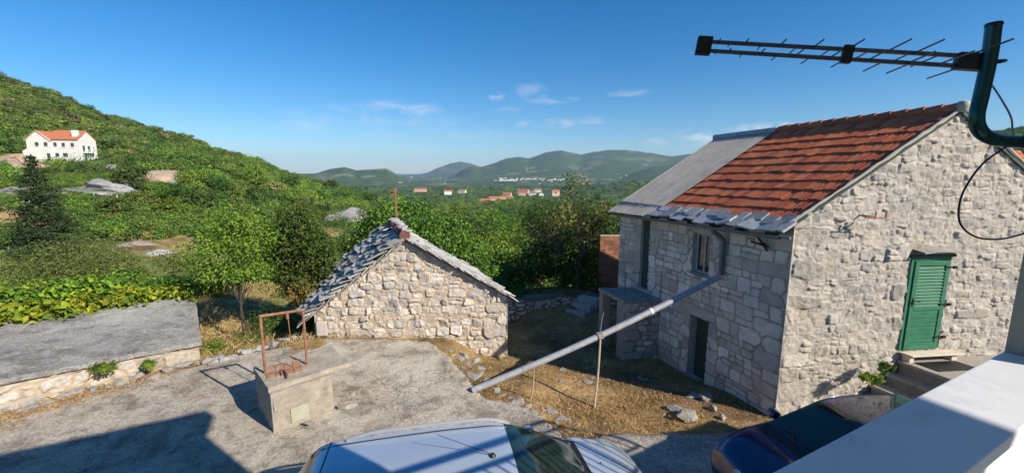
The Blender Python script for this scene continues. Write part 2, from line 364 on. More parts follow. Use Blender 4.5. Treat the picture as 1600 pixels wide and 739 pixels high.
def far_ridge(c, Y, x, y):
    """hills across the plain"""
    out = np.full(np.shape(c), -1e3)
    # layers: (peak distance, column range, silhouette lift)
    for Yp, wid, lo, hi, dy in ((2300, .26, 380, 655, 0), (6200, .22, 640, 800, 0), (4300, .45, 700, 1250, 0), (2600, .45, 930, 1750, 12), (3300, .35, 660, 940, 22)):
        zt = zsil(c, Yp, dy); t = np.abs(np.log(Y / Yp)) / wid
        m = np.clip((c - lo) / (140 if lo == 930 else 50), 0, 1) * np.clip((hi - c) / 50, 0, 1); m = m * m * (3 - 2 * m)
        prof = np.exp(-t * t * 1.3)
        out = np.maximum(out, -52 + (zt + 52) * prof * m)
    return out
def terrain_h(x, y):
    x = np.asarray(x, float); y = np.asarray(y, float); r = np.hypot(x, y)
    th = np.clip(np.arctan2(x, y), -1.22, 1.22); u = np.tan(th); c = 800 + F * u * 1.0; Y = np.maximum(r * np.cos(th), 1)
    # column parameter is the image column at the horizon (depth = Y*cos p there)
    c = 800 + F * u / 1.012
    ci = np.clip(np.searchsorted(CK, c) - 1, 0, len(CK) - 2); f = np.clip((c - CK[ci]) / (CK[ci + 1] - CK[ci]), 0, 1); f = f * f * (3 - 2 * f) * .5 + f * .5
    lf = np.clip((np.log(Y) - LGRID[0]) / (LGRID[1] - LGRID[0]), 0, len(LGRID) - 1.001); li = lf.astype(int); lt = lf - li
    g = lambda k: CTAB[k, li] * (1 - lt) + CTAB[k, li + 1] * lt
    far = g(ci) * (1 - f) + g(ci + 1) * f
    amp = np.clip(Y - 25, 0, 200) * .006 + np.clip(Y - 600, 0, 3000) * .0035
    far = far + amp * fbm(x / (10 + Y * .07), y / (10 + Y * .07), 5, 3) * 1.2
    fr = far_ridge(c, Y, x, y); far = np.maximum(far, fr + np.clip(Y - 1000, 0, 3000) * .008 * fbm(x / 420, y / 420, 7, 9))
    n = h_near(x, y) + .03 * fbm(x * .8, y * .8, 3, 5)
    b = sstep(19, 30, r); front = sstep(-.2, .35, np.cos(np.arctan2(x, y)))
    b = b * front
    return n * (1 - b) + far * b
def to_px(x, y, z):
    zz = z - EYE; dep = y * CP - zz * SP; up = y * SP + zz * CP; dep = np.where(dep < .1, .1, dep)
    return 800 + F * x / dep, 369.5 - F * up / dep
def build_terrain():
    ths = np.concatenate([np.linspace(-180, -74, 30)[:-1], np.linspace(-74, 74, 420), np.linspace(74, 180, 30)[1:]]) * pi / 180
    rs = np.concatenate([[.0], np.exp(np.linspace(np.log(2.5), np.log(9000), 330))])
    T, R = np.meshgrid(ths, rs); X = R * np.sin(T); Y = R * np.cos(T); Z = terrain_h(X, Y)
    nr, nt = X.shape; V = np.stack([X, Y, Z], -1).reshape(-1, 3); i = np.arange(nr * nt).reshape(nr, nt)
    fc = np.stack([i[:-1, :-1], i[:-1, 1:], i[1:, 1:], i[1:, :-1]], -1).reshape(-1, 4)
    x, y, z = V.T; r = np.hypot(x, y); px, py = to_px(x, y, z)
    n1 = fbm(x / 6, y / 6, 5, 21); n2 = fbm(x / 40, y / 40, 5, 22); n3 = fbm(x / (r * .05 + 20), y / (r * .02 + 20), 5, 23)
    straw = np.array([.46, .31, .14]); grass = np.array([.14, .19, .040]); scrub = np.array([.085, .13, .03]); soil = np.array([.19, .125, .075]); grey = np.array([.33, .31, .28])
    lerp = lambda a, b, t: a + (b - a) * t[:, None]
    C = np.tile(grass, (len(V), 1)); C = lerp(C, straw * np.ones_like(C), sstep(-.25, .35, n1) * .55)
    C = lerp(C, scrub * np.ones_like(C), sstep(30, 80, r) * .95)
    yard = sstep(-6.4, -6.0, x) * sstep(26, 20, r) * sstep(5, 7, y) * sstep(19.5, 17.5, y)
    C = lerp(C, straw * np.array([.86, .80, .86]) * np.ones_like(C), yard * (.75 + .2 * n1)); C = lerp(C, soil * np.ones_like(C), yard * sstep(-.15, .3, fbm(x / 1.3, y / 1.3, 5, 77)) * .85)
    left = sstep(-2, -4, x) * sstep(20, 14, r); C = lerp(C, straw * .9 * np.ones_like(C), left * .8)
    for (a, b, wx, wy, col, k) in ((25, 342, 60, 16, straw, .95), (285, 380, 44, 16, straw, .9), (15, 320, 62, 9, grass * 1.8, .9), (190, 316, 72, 9, grass * 1.9, .9), (350, 480, 70, 40, straw, .85), (520, 368, 26, 14, straw * .9, .9),
                                   (215, 385, 40, 10, soil, .8), (30, 290, 60, 7, grey, .8), (160, 296, 70, 12, grey, .6), (30, 252, 40, 14, np.array([.5, .33, .22]), .9), (225, 275, 40, 9, np.array([.5, .33, .22]), .8), (120, 325, 60, 8, grass * 1.3, .6)):
        d = np.sqrt(((px - a) / wx) ** 2 + ((py - b) / wy) ** 2) + .35 * n1; m = sstep(1.1, .7, d) * k * (r > 9) * (r < 200) * (y > 0); C = lerp(C, col * np.ones_like(C), m)
    # far plain: fields, woods, bare stony patches
    far = sstep(400, 900, r); C = lerp(C, np.array([.055, .09, .035]) * np.ones_like(C), far * .9); C = lerp(C, np.array([.16, .17, .09]) * np.ones_like(C), far * sstep(.22, .42, n3) * .7)
    C = lerp(C, np.array([.30, .27, .22]) * np.ones_like(C), far * sstep(.42, .55, fbm(x / 130, y / 60, 4, 31)) * .6)
    o = link('ground', mesh_np(V, fc, np.clip(C, .005, 1)), TERRAIN, None, True); tag(o, 'rolling green valley floor and scrubby hillsides', 'ground', kind='structure')
build_terrain()

# ------------------------------------------------------------------ courtyard and road sheets
def inpoly(x, y, poly):
    inside = np.zeros(x.shape, bool); n = len(poly)
    for i in range(n):
        x1, y1 = poly[i]; x2, y2 = poly[(i + 1) % n]
        c = ((y1 > y) != (y2 > y)) & (x < (x2 - x1) * (y - y1) / (y2 - y1 + 1e-12) + x1); inside ^= c
    return inside
def sheet(name, poly, zf, res, mat, skirt, label):
    P = np.array(poly); lo = P.min(0) - res; hi = P.max(0) + res
    xs = np.arange(lo[0], hi[0], res); ys = np.arange(lo[1], hi[1], res); X, Y = np.meshgrid(xs, ys)
    wx = .07 * fbm(X * 2.3, Y * 2.3, 4, 41); wy = .07 * fbm(X * 2.3, Y * 2.3, 4, 43)
    keepv = inpoly(X + wx, Y + wy, poly); i = np.arange(X.size).reshape(X.shape)
    k = keepv[:-1, :-1] & keepv[1:, :-1] & keepv[:-1, 1:] & keepv[1:, 1:]
    fc = np.stack([i[:-1, :-1], i[:-1, 1:], i[1:, 1:], i[1:, :-1]], -1)[k]
    V = np.stack([X, Y, zf(X, Y)], -1).reshape(-1, 3); used = np.unique(fc); mp = -np.ones(len(V), int); mp[used] = np.arange(len(used)); V = V[used]; fc = mp[fc]
    # skirt on the border
    e = np.concatenate([fc[:, [a, (a + 1) % 4]] for a in range(4)]); key = np.sort(e, 1); u, idx, cnt = np.unique(key, axis=0, return_index=True, return_counts=True); be = e[idx[cnt == 1]]
    n = len(V); V2 = V.copy(); V2[:, 2] -= skirt; Vb = np.concatenate([V, V2]); sk = np.stack([be[:, 1], be[:, 0], be[:, 0] + n, be[:, 1] + n], -1)
    o = link(name, mesh_np(Vb, np.concatenate([fc, sk])), mat, None, True)
    return tag(o, label, name.replace('_', ' '), kind='structure')
def zcourt(x, y):
    return .03 * fbm(x * .5, y * .5, 4, 51) + .012 * fbm(x * 3, y * 3, 3, 52) - .16 * sstep(-1.6, .8, x) - .05
def zroad(x, y): return h_near(x, y) + .05 + .02 * fbm(x * 2, y * 2, 4, 55)
q = lambda a, b, z=-.05: tuple(atz(a, b, z)[:2])
court_poly = [q(-420, 800), q(-60, 665), q(130, 612), q(270, 578), q(385, 551), q(470, 536), q(500, 529), q(600, 528), q(672, 534), q(702, 556), q(745, 603), q(790, 645), q(832, 690), q(868, 735), q(900, 800), (1.5, -.3), (-9, -.3)]
court = sheet('courtyard', court_poly, zcourt, .06, COURT, .45, 'rough grey concrete courtyard in front of the well')
road_poly = [q(735, 640, -.25), q(752, 606, -.15), q(795, 611, -.2), q(850, 636, -.25), (1.05, 7.25), (1.5, 7.25), (2.3, 7.5), (3.2, 7.55), (3.9, 7.5), (4.8, 7.6), (5.4, 7.9), (6.5, 8.3), (14, 9.2), (14, -1), (.5, -1)]
sheet('road', road_poly, zroad, .07, ROADM, .12, 'worn pale gravel drive beside the parked cars')

# ------------------------------------------------------------------ rubble stone walls (heightfield of fitted stones)
def stones_layout(W, z0, z1, rng, hr, wr, jz=1.0):
    out = []; z = z0
    while z < z1:
        h = rng.uniform(*hr); s = -rng.uniform(0, .3)
        while s < W + .2:
            wd = rng.uniform(*wr) * (h / ((hr[0] + hr[1]) / 2)) ** .5
            if h > hr[0] * 1.5 and rng.random() < .3:
                out.append((s + wd / 2, z + h * .27, wd / 2, h * .27)); out.append((s + wd / 2 + rng.uniform(-.04, .04), z + h * .77, wd / 2, h * .23))
            else:
                out.append((s + wd / 2, z + h / 2 + rng.uniform(-.04, .04) * jz, wd / 2, h / 2 * (1 + rng.uniform(-.15, .15) * jz)))
            s += wd
        z += h
    return out
def stone_wall(name, O, d, W, zb, zt, openings, mat, parent, seed, hr=(.14, .3), wr=(.16, .5), res=.026, mortar=.016, mcol=(.42, .34, .26), pal=None, depth=.035, quoin=(0, 0), rough=1.0, flip=False, stain=None, smear=.0, flatness=1.0, fine=1.0, pw=2.6, tl=.05, gap=0, spall=0, sdf=False):
    rng = np.random.default_rng(seed); O = np.array(O, float); d = np.array(d, float); nrm = np.array([d[1], -d[0]])
    brk = sorted(set([0, W] + [v for o in openings for v in o[:2] if 0 < v < W])); ss = [0.0]
    for a, b in zip(brk[:-1], brk[1:]):
        ss += list(np.linspace(a, b, max(1, int(round((b - a) / res))) + 1)[1:])
    ztop = max(zt(s) for s in ss); zmin = min(zb(s) for s in ss)
    bz = sorted(set([zmin, ztop] + [v for o in openings for v in o[2:4] if zmin < v < ztop])); zs = [zmin]
    for a, b in zip(bz[:-1], bz[1:]):
        zs += list(np.linspace(a, b, max(1, int(round((b - a) / res))) + 1)[1:])
    ss = np.array(ss); zs = np.array(zs); Sg, Zg = np.meshgrid(ss, zs)
    st = stones_layout(W, zmin - .1, ztop, rng, hr, wr, .2 if sdf else 1.0)
    # quoins: big blocks at chosen ends
    for end, on in ((0, quoin[0]), (1, quoin[1])):
        if not on: continue
        z = zmin; alt = False; qs = []
        while z < ztop:
            h = rng.uniform(.26, .40); wd = rng.uniform(.55, .75) if alt else rng.uniform(.30, .42); alt = not alt
            qs.append((wd / 2 if end == 0 else W - wd / 2, z + h / 2, wd / 2, h / 2)); z += h
        st = [t for t in st if not any(abs(t[0] - b[0]) < b[2] + .02 and abs(t[1] - b[1]) < b[3] + .03 for b in qs)] + qs
    for (a, b, c, e) in openings:  # dressed jambs
        qs = []
        z = c
        while z < e:
            h = rng.uniform(.3, .45)
            for (x0, sg) in ((a, -1), (b, 1)):
                wd = rng.uniform(.18, .34); qs.append((x0 + sg * wd / 2, z + h / 2, wd / 2, h / 2))
            z += h
        qs.append(((a + b) / 2, e + .13, (b - a) / 2 + .22, .13)); qs.append(((a + b) / 2, c - .08, (b - a) / 2 + .12, .08))
        st = [t for t in st if not any(abs(t[0] - k[0]) < k[2] + .02 and abs(t[1] - k[1]) < k[3] + .03 for k in qs)] + qs
    st = np.array(st); ns = len(st)
    x = (Sg + .045 * rough * fbm(Sg * 4, Zg * 4, 3, seed)).ravel(); z = (Zg + .04 * rough * fbm(Sg * 4, Zg * 4, 3, seed + 9)).ravel()
    ang = rng.normal(0, .07 * rough, ns)
    flat = flatness; F1 = np.full(x.shape, 1e9); F2 = np.full(x.shape, 1e9); ID = np.zeros(x.shape, int)
    order = np.argsort(x); 
    for k in range(ns):
        a, b, hw, hh = st[k]; m = np.where((np.abs(x - a) < hw * 2.6 + .1) & (np.abs(z - b) < hh * 2.6 + .1))[0]
        if len(m) == 0: continue
        dx = x[m] - a; dz = z[m] - b; ca, sa = cos(ang[k]), sin(ang[k]); ux = (dx * ca + dz * sa) / hw; uz = (-dx * sa + dz * ca) / hh
        dd = (np.abs(ux) ** pw + np.abs(uz) ** pw) ** (1 / pw); sc = min(hw, hh); val = (dd - 1) * sc
        if sdf: val = np.maximum(np.abs(ux) * hw - hw, np.abs(uz) * hh - hh)
        f1 = F1[m]; better = val < f1
        F2[m] = np.where(better, f1, np.minimum(F2[m], val)); F1[m] = np.where(better, val, f1); ID[m] = np.where(better, k, ID[m])
    edge = np.clip((F2 - F1) * .5, 0, .2)
    mort = mortar * (1 + .9 * fbm(x * 3, z * 3, 3, seed + 4)); inn = sstep(mort * .7, mort * 1.15 + .010 / flatness, edge)
    tilt = rng.normal(0, tl, (ns, 2)); off = rng.normal(0, .010, ns)
    rel = np.stack([x - st[ID, 0], z - st[ID, 1]], -1); H = inn * (depth + off[ID] * rough + (rel * tilt[ID]).sum(-1) * rough + .010 * rough * fbm(x * 9, z * 9, 4, seed + 2)) + .012 * fbm(x * 19, z * 19, 4, seed + 6) * rough * fine
    if spall:  # split rock faces: ridged relief, sharp breaks
        H = H + spall * (np.abs(fbm(x * 7, z * 8, 4, seed + 21)) * 2 - .5) * (.35 + .65 * inn) + spall * .6 * (np.abs(fbm(x * 17, z * 17, 3, seed + 22)) * 2 - .5)
    if gap: H = H - gap * sstep(mort * .55, 0, edge) * sstep(-.05, .3, fbm(x * 2.2, z * 2.2, 3, seed + 23))
    if pal is None: pal = [(.55, .52, .47), (.47, .44, .40), (.62, .59, .54), (.40, .385, .36), (.52, .46, .38)]
    pal = np.array(pal); pc = pal[rng.integers(0, len(pal), ns)] * rng.uniform(.86, 1.14, (ns, 1))
    C = np.array(mcol) * (1 + .22 * fbm(x * 6, z * 6, 4, seed + 3))[:, None]
    sm = np.clip(inn * (1 - smear * sstep(-.1, .5, fbm(x * 1.6, z * 1.6, 4, seed + 12))), 0, 1)
    C = C * (1 - sm[:, None]) + pc[ID] * sm[:, None]
    C = C * (1 + .16 * fbm(x * 7, z * 7, 5, seed + 7))[:, None]
    if stain is not None:
        t = sstep(.05, .45, fbm(x * .9, z * 1.1, 5, seed + 8)) * .6; C = C * (1 - t[:, None]) + np.array(stain) * t[:, None]
    # ends run flush so two walls share their corner line
    fl = np.minimum(sstep(0, .06, Sg.ravel()), sstep(W, W - .06, Sg.ravel())); H = H * fl + depth * .0 * (1 - fl)
    top = np.array([zt(s) for s in ss]); bot = np.array([zb(s) for s in ss]); Zf = np.clip(Zg, bot[None, :], top[None, :])
    V = np.empty(Sg.shape + (3,)); V[..., 0] = O[0] + d[0] * Sg + nrm[0] * H.reshape(Sg.shape); V[..., 1] = O[1] + d[1] * Sg + nrm[1] * H.reshape(Sg.shape); V[..., 2] = Zf
    i = np.arange(Sg.size).reshape(Sg.shape); fc = np.stack([i[:-1, :-1], i[:-1, 1:], i[1:, 1:], i[1:, :-1]], -1)
    sc_ = (Sg[:-1, :-1] + Sg[1:, 1:]) / 2; zc_ = (Zg[:-1, :-1] + Zg[1:, 1:]) / 2; keep = (Zg[:-1, :-1] < np.maximum(top[:-1], top[1:])[None, :]) & (Zg[1:, :-1] > np.minimum(bot[:-1], bot[1:])[None, :])
    for (a, b, c, e) in openings: keep &= ~((sc_ > a) & (sc_ < b) & (zc_ > c) & (zc_ < e))
    fc = fc[keep]
    if flip: fc = fc[:, ::-1]
    o = link(name, mesh_np(V.reshape(-1, 3), fc, np.clip(C, .01, 1)), mat, None, True)
    return place(o, parent) if parent is not None else o

def nrm2(d): return np.array([d[1], -d[0]])

# ------------------------------------------------------------------ roofs
class Plane4:
    """bilinear roof plane: s along the eave, t up the slope (both 0..1)"""
    def __init__(s, e0, e1, r0, r1):
        s.e0, s.e1, s.r0, s.r1 = (np.array(v, float) for v in (e0, e1, r0, r1)); s.L = np.linalg.norm(s.e1 - s.e0); s.H = np.linalg.norm(s.r0 - s.e0)
        n = np.cross(s.e1 - s.e0, s.r0 - s.e0); n /= np.linalg.norm(n); s.n = n if n[2] > 0 else -n
        s.u = (s.e1 - s.e0) / s.L; s.v = np.cross(s.n, s.u); s.v = s.v if s.v @ (s.r0 - s.e0) > 0 else -s.v
    def P(s, a, b, h=0):
        a = np.asarray(a, float)[..., None]; b = np.asarray(b, float)[..., None]; h = np.asarray(h, float)[..., None]
        return (s.e0 * (1 - a) + s.e1 * a) * (1 - b) + (s.r0 * (1 - a) + s.r1 * a) * b + s.n * h
def grid_faces(nr, nc):
    i = np.arange(nr * nc).reshape(nr, nc); return np.stack([i[:-1, :-1], i[:-1, 1:], i[1:, 1:], i[1:, :-1]], -1).reshape(-1, 4)
def tile_roof(name, pl, s0, s1, t0, t1, parent, rows, pitch=.2, seed=1, ncol=26, cols=((.52, .128, .047), (.55, .148, .055), (.46, .108, .043), (.55, .165, .068), (.40, .095, .043))):
    rng = np.random.default_rng(seed); L = pl.L * (s1 - s0); tiles = int(round(L / pitch)); per = 10
    a = np.linspace(0, tiles, tiles * per + 1); cid = np.clip(a.astype(int), 0, tiles - 1); ph = a - np.floor(a)
    prof = .010 * np.abs(np.sin(ph * 2 * pi)) ** .7 + .006 * (ph < .12)   # two rolls and an interlock per tile
    Vs = []; Cs = []
    pal = np.array(cols)
    rowlines = []
    for r in range(rows):
        tc = pal[rng.integers(0, len(pal), tiles)] * rng.uniform(.88, 1.12, (tiles, 1)) * rng.uniform(.92, 1.08)
        lift = rng.normal(0, .0025, tiles); slip = rng.normal(0, .0045, tiles)
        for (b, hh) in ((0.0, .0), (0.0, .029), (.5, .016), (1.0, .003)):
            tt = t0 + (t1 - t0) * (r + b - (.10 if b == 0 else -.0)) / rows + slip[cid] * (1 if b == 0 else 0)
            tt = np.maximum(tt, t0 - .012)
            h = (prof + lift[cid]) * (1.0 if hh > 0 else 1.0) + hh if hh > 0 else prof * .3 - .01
            Vs.append(pl.P(s0 + (s1 - s0) * a / tiles, tt, h)); Cs.append(tc[cid] * (1 if hh > 0 else .55))  # foot of each tile lip darkened in the colour, as cavity shade
    V = np.stack(Vs); C = np.stack(Cs)
    moss = sstep(.1, .5, fbm(V[..., 0] * 1.3, V[..., 1] * 1.3 + V[..., 2], 5, seed + 3)); C = C * (1 - .3 * moss[..., None]) + np.array([.14, .07, .045]) * .3 * moss[..., None]
    o = link(name, mesh_np(V.reshape(-1, 3), grid_faces(V.shape[0], V.shape[1]), C.reshape(-1, 3)), TILE, None, False); return place(o, parent)
def corrugated(name, pl, s0, s1, t0, t1, parent, mat, n=26, sheets=3, base=.04, amp=.018):
    a = np.linspace(0, n, n * 8 + 1); Vs = []; Cs = []; rng = np.random.default_rng(3)
    for k in range(sheets):
        for (b, hh) in ((-.015, .003), (1.0, 0.0)):
            tt = t0 + (t1 - t0) * (k + b) / sheets
            Vs.append(pl.P(s0 + (s1 - s0) * a / n, np.full(a.shape, tt), base + hh + amp * np.sin(a * 2 * pi)))
    V = np.stack(Vs); rows = []
    Vd = []
    for k in range(sheets):
        for b in np.linspace(0, 1, 9): Vd.append(V[2 * k] * (1 - b) + V[2 * k + 1] * b)
    V = np.stack(Vd); nz = fbm(V[..., 0] * 2, V[..., 1] * 2, 5, 5); dk = sstep(-.2, .5, fbm(np.tile(a, (len(V), 1)) * .8, V[..., 2] * 2.2, 4, 8))
    g = .56 + .06 * nz - .05 * dk - .055 * np.cos(a * 2 * pi + pi / 2)[None, :] * 0
    valley = sstep(.5, -.7, np.sin(a * 2 * pi))[None, :] * .33  # valleys coloured darker, dirt plus painted shade, so the ribs read
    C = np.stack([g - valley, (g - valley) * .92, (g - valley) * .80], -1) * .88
    o = link(name, mesh_np(V.reshape(-1, 3), grid_faces(V.shape[0], V.shape[1]), C.reshape(-1, 3)), mat, None, False); return place(o, parent)
def slab_roof(name, pl, s0, s1, t0, t1, parent, rows, size=(.28, .6), seed=1, mat=None, tone=(.36, .35, .335), lift=.05, over=1.7, blue=0, jit=1.0):
    """irregular overlapping stone slabs, one mesh"""
    rng = np.random.default_rng(seed); mb = MB(); H = pl.H; ex = (t1 - t0) * H / rows
    for r in range(rows):
        s = s0 * pl.L - rng.uniform(0, .25)
        while s < s1 * pl.L:
            wd = rng.uniform(*size); dp = ex * over * rng.uniform(.85, 1.25); n = rng.integers(6, 9); tv = (t0 + (t1 - t0) * (r / rows)) * H + rng.normal(0, .035 * jit); rot = rng.normal(0, .16 * jit - .08)
            cx = s + wd / 2; cy = tv + dp / 2 - ex * .25; poly = []
            loc_ = []; hw_, hd_2 = wd * .52, dp * .5
            for (sx_, sy_) in ((-1, -1), (1, -1), (1, 1), (-1, 1)):
                jx, jy = sx_ * hw_ * (1 + rng.uniform(-.22, .06) * jit), sy_ * hd_2 * (1 + rng.uniform(-.2, .08) * jit)
                if rng.random() < .38:
                    cx_, cy_ = hw_ * rng.uniform(.15, .5), hd_2 * rng.uniform(.15, .5); pr_ = [(jx, jy - sy_ * cy_), (jx - sx_ * cx_, jy)]; loc_ += pr_ if sx_ * sy_ > 0 else pr_[::-1]
                else: loc_.append((jx, jy))
            for (px_, py_) in loc_: poly.append((cx + px_ * cos(rot) - py_ * sin(rot), cy + px_ * sin(rot) + py_ * cos(rot)))
            th = rng.uniform(.022, .05); tl = rng.normal(0, .10 * jit); tx = rng.normal(0, .08 * jit); g = rng.uniform(.72, 1.22); mb.col = tuple(tone[i] * g * rng.uniform(.97, 1.03) for i in range(3))
            bot = []; top = []
            for (a, b) in poly:
                f = (b - tv) / dp; h = .03 + lift * (1 - f) * 1.15 + tx * (a - cx) + tl * .25 * (b - cy) + rng.normal(0, .004)
                bot.append(pl.P(min(max(a / pl.L, s0 - .02), s1 + .02), b / H, h)); top.append(pl.P(min(max(a / pl.L, s0 - .02), s1 + .02), b / H, h + th))
            nn = len(poly); mb.add(bot + top, [tuple(reversed(range(nn))), tuple(range(nn, 2 * nn))] + [(i, (i + 1) % nn, nn + (i + 1) % nn, nn + i) for i in range(nn)])
            s += wd * rng.uniform(.82, 1.0)
    return mb.build(name, mat or SLATE, parent, colors=True)

# ------------------------------------------------------------------ the two-storey stone house on the right
HC = atz(1210, 655, -.5); ha = radians(19); hf = np.array([-sin(ha), cos(ha)]); hg = np.array([cos(radians(6)), sin(radians(6))])
HL, HW = 6.0, 6.5
house = empty('stone_house', (HC[0], HC[1], -.5), 'two-storey pale stone house with half red tile, half corrugated roof', 'house')
def hp(s, t, z): return np.array([HC[0] + hf[0] * s + hg[0] * t, HC[1] + hf[1] * s + hg[1] * t, z])
EAVE = 3.72; RIDGE = 5.86; HALF = 3.26
hzb = lambda s: -1.1
# facade in the shade (s measured from the near corner; the builder wants it from the far end)
inv = lambda a, b, c, e: (HL - b, HL - a, c, e)
LD = (1.95, 2.58, -.72, .98); WN = (2.07, 2.66, 2.12, 3.15); UD = (4.42, 4.84, 1.12, 3.25)
fac_d = -hf; fac_O = hp(HL, 0, 0)
PALF = [(.68, .61, .52), (.58, .52, .45), (.74, .675, .58), (.50, .445, .385), (.63, .55, .46)]
stone_wall('facade_wall', fac_O[:2], fac_d, HL, hzb, lambda s: EAVE + .02, [inv(*LD), inv(*WN), inv(*UD)], STONE_CLEAN, house, 11, (.15, .36), (.16, .48), .022, .016, (.335, .28, .225), PALF, .016, (0, 1), .36, flatness=3, pw=5, smear=.15, spall=.008, sdf=True, stain=(.46, .39, .31))
PALG = [(.46, .405, .33), (.40, .36, .305), (.50, .445, .375), (.33, .305, .27), (.45, .385, .30), (.48, .425, .355)]
def gtop(s): return EAVE + (RIDGE - EAVE) * (s / HALF if s < HALF else (2 * HALF - s) / HALF) + .02
GD = (2.68, 3.62, .93, 2.95)
stone_wall('gable_wall', HC[:2], hg, HW, hzb, gtop, [GD], STONE, house, 23, (.08, .25), (.10, .38), .017, .014, (.44, .395, .335), PALG, .009, (1, 0), 1.2, smear=.75, flatness=3, fine=.4, pw=4, tl=.06, gap=.022, spall=.009, stain=(.41, .37, .32))
mb = MB()
o2 = hp(0, HW, 0); o3 = hp(HL, HW, 0); o1 = hp(HL, 0, 0)
for a, b in ((o2, o3), (o3, o1)):
    mb.add([(a[0], a[1], -1.1), (b[0], b[1], -1.1), (b[0], b[1], EAVE), (a[0], a[1], EAVE)], [(0, 1, 2, 3)])
pk = hp(HL, HALF, RIDGE); mb.add([(o3[0], o3[1], EAVE), (o1[0], o1[1], EAVE), pk], [(0, 1, 2)])
mb.build('rear_wall', BEIGE, house)
OV = .13
def roofpt(s, t, lift=.0):
    z = gtop(min(max(t, -.4), 2 * HALF + .4)) + lift if 0 <= t <= 2 * HALF else EAVE + (RIDGE - EAVE) * (t / HALF if t < 0 else (2 * HALF - t) / HALF) + lift
    return hp(s, t, z + .02 - .10 * (s / HL))
plL = Plane4(roofpt(-.04, -.30), roofpt(HL + .04, -.30), roofpt(-.04, HALF), roofpt(HL + .04, HALF))
plR = Plane4(roofpt(-.04, 2 * HALF + .3), roofpt(HL + .15, 2 * HALF + .3), roofpt(-.04, HALF), roofpt(HL + .15, HALF))
rf = MB()
for pl in (plL, plR):
    rf.hexa([pl.P(0, 0, -.06), pl.P(1, 0, -.06), pl.P(1, 1, -.06), pl.P(0, 1, -.06), pl.P(0, 0, 0), pl.P(1, 0, 0), pl.P(1, 1, 0), pl.P(0, 1, 0)])
roof_o = rf.build('roof', DARKWOOD, house)
SPLIT = .645
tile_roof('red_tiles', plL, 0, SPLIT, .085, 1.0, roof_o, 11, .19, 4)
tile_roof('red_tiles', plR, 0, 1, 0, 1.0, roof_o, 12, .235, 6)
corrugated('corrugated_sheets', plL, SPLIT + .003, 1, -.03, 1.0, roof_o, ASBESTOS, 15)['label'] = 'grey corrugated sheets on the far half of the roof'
slab_roof('eave_slabs', plL, .0, SPLIT - .004, -.015, .092, roof_o, 2, (.2, .55), 9, None, (.34, .34, .345), .015, 1.35, jit=.85)
# ridge caps: half-round tiles
rc = MB(); rng = np.random.default_rng(5)
for i in range(13):
    a = roofpt(-.06 + SPLIT * HL * i / 13, HALF, .05); b = roofpt(-.06 + SPLIT * HL * (i + 1) / 13 + .05, HALF, .03)
    g = rng.uniform(.75, 1.2); rc.col = (.36 * g, .13 * g, .07 * g); rc.tube([a, b], [.105, .088], 10)
rc.build('ridge_caps', TILE, roof_o, True, colors=True)
rc = MB(); rc.tube([roofpt(SPLIT * HL + .03, HALF, .02), roofpt(HL + .17, HALF, .02)], .10, 10); rc.build('ridge_sheet', GALV, roof_o, True)
# mortar verge along the lit gable
vg = MB()
for (t0, t1) in ((-.12, HALF), (2 * HALF + .2, HALF)):
    pts = [roofpt(-.035, t0 + (t1 - t0) * k / 26, .035 + .012 * random.uniform(-1, 1)) for k in range(27)]
    vg.tube(pts, [.03 * random.uniform(.6, 1.4) for _ in pts], 7)
vg.lathe([(0, -.12), (.09, -.1), (.12, 0), (.08, .09), (0, .12)], roofpt(-.04, HALF, .06), (0, 0, 1), 10)
vg.build('mortar_verge', BEIGE, house, True)
# gutter and downpipe
gu = MB(); n_out = -hg
gpts = [hp(-.10 + (HL + .2) * k / 12, -.38, EAVE - .275 - .012 * k * .6) for k in range(13)]
prof = [(.065 * cos(a), .065 * sin(a)) for a in np.linspace(pi, 2 * pi, 9)]
vs = []; fs = []
for q_ in gpts:
    for (a, b) in prof: vs.append(q_ + np.array([hg[0] * a, hg[1] * a, b]))
for i in range(len(gpts) - 1):
    for k in range(8): fs.append((i * 9 + k, i * 9 + k + 1, (i + 1) * 9 + k + 1, (i + 1) * 9 + k))
gu.add(vs, fs); gu.tube([vs[i * 9] for i in range(13)], .012, 6); gu.tube([hp(-.3, -.38, EAVE - .275), hp(-.1, -.38, EAVE - .275)], .03, 8)
gu.build('gutter', GUTTER, house, True)
dp = MB(); sD = 1.60
dp.tube(smooth_path([hp(sD, -.38, EAVE - .30), hp(sD, -.36, EAVE - .40), hp(sD, -.12, EAVE - .58), hp(sD, -.10, EAVE - .75), hp(sD, -.10, 2.28)], 5), .055, 10)
dp.tube([hp(sD, -.10, 2.9), hp(sD, -.10, 2.96)], .066, 10); dp.build('downpipe', GUTTER, house, True)
for k in range(8):   # rafter ends under the eave
    eb = MB(); s_ = .35 + k * .74; eb.box(hp(s_, 0, EAVE - .25 - .02 * k * .5), hf, hg, (-.05, -.24, -.06), (.05, 0, .03)); eb.build('rafter_end', DARKWOOD, house)
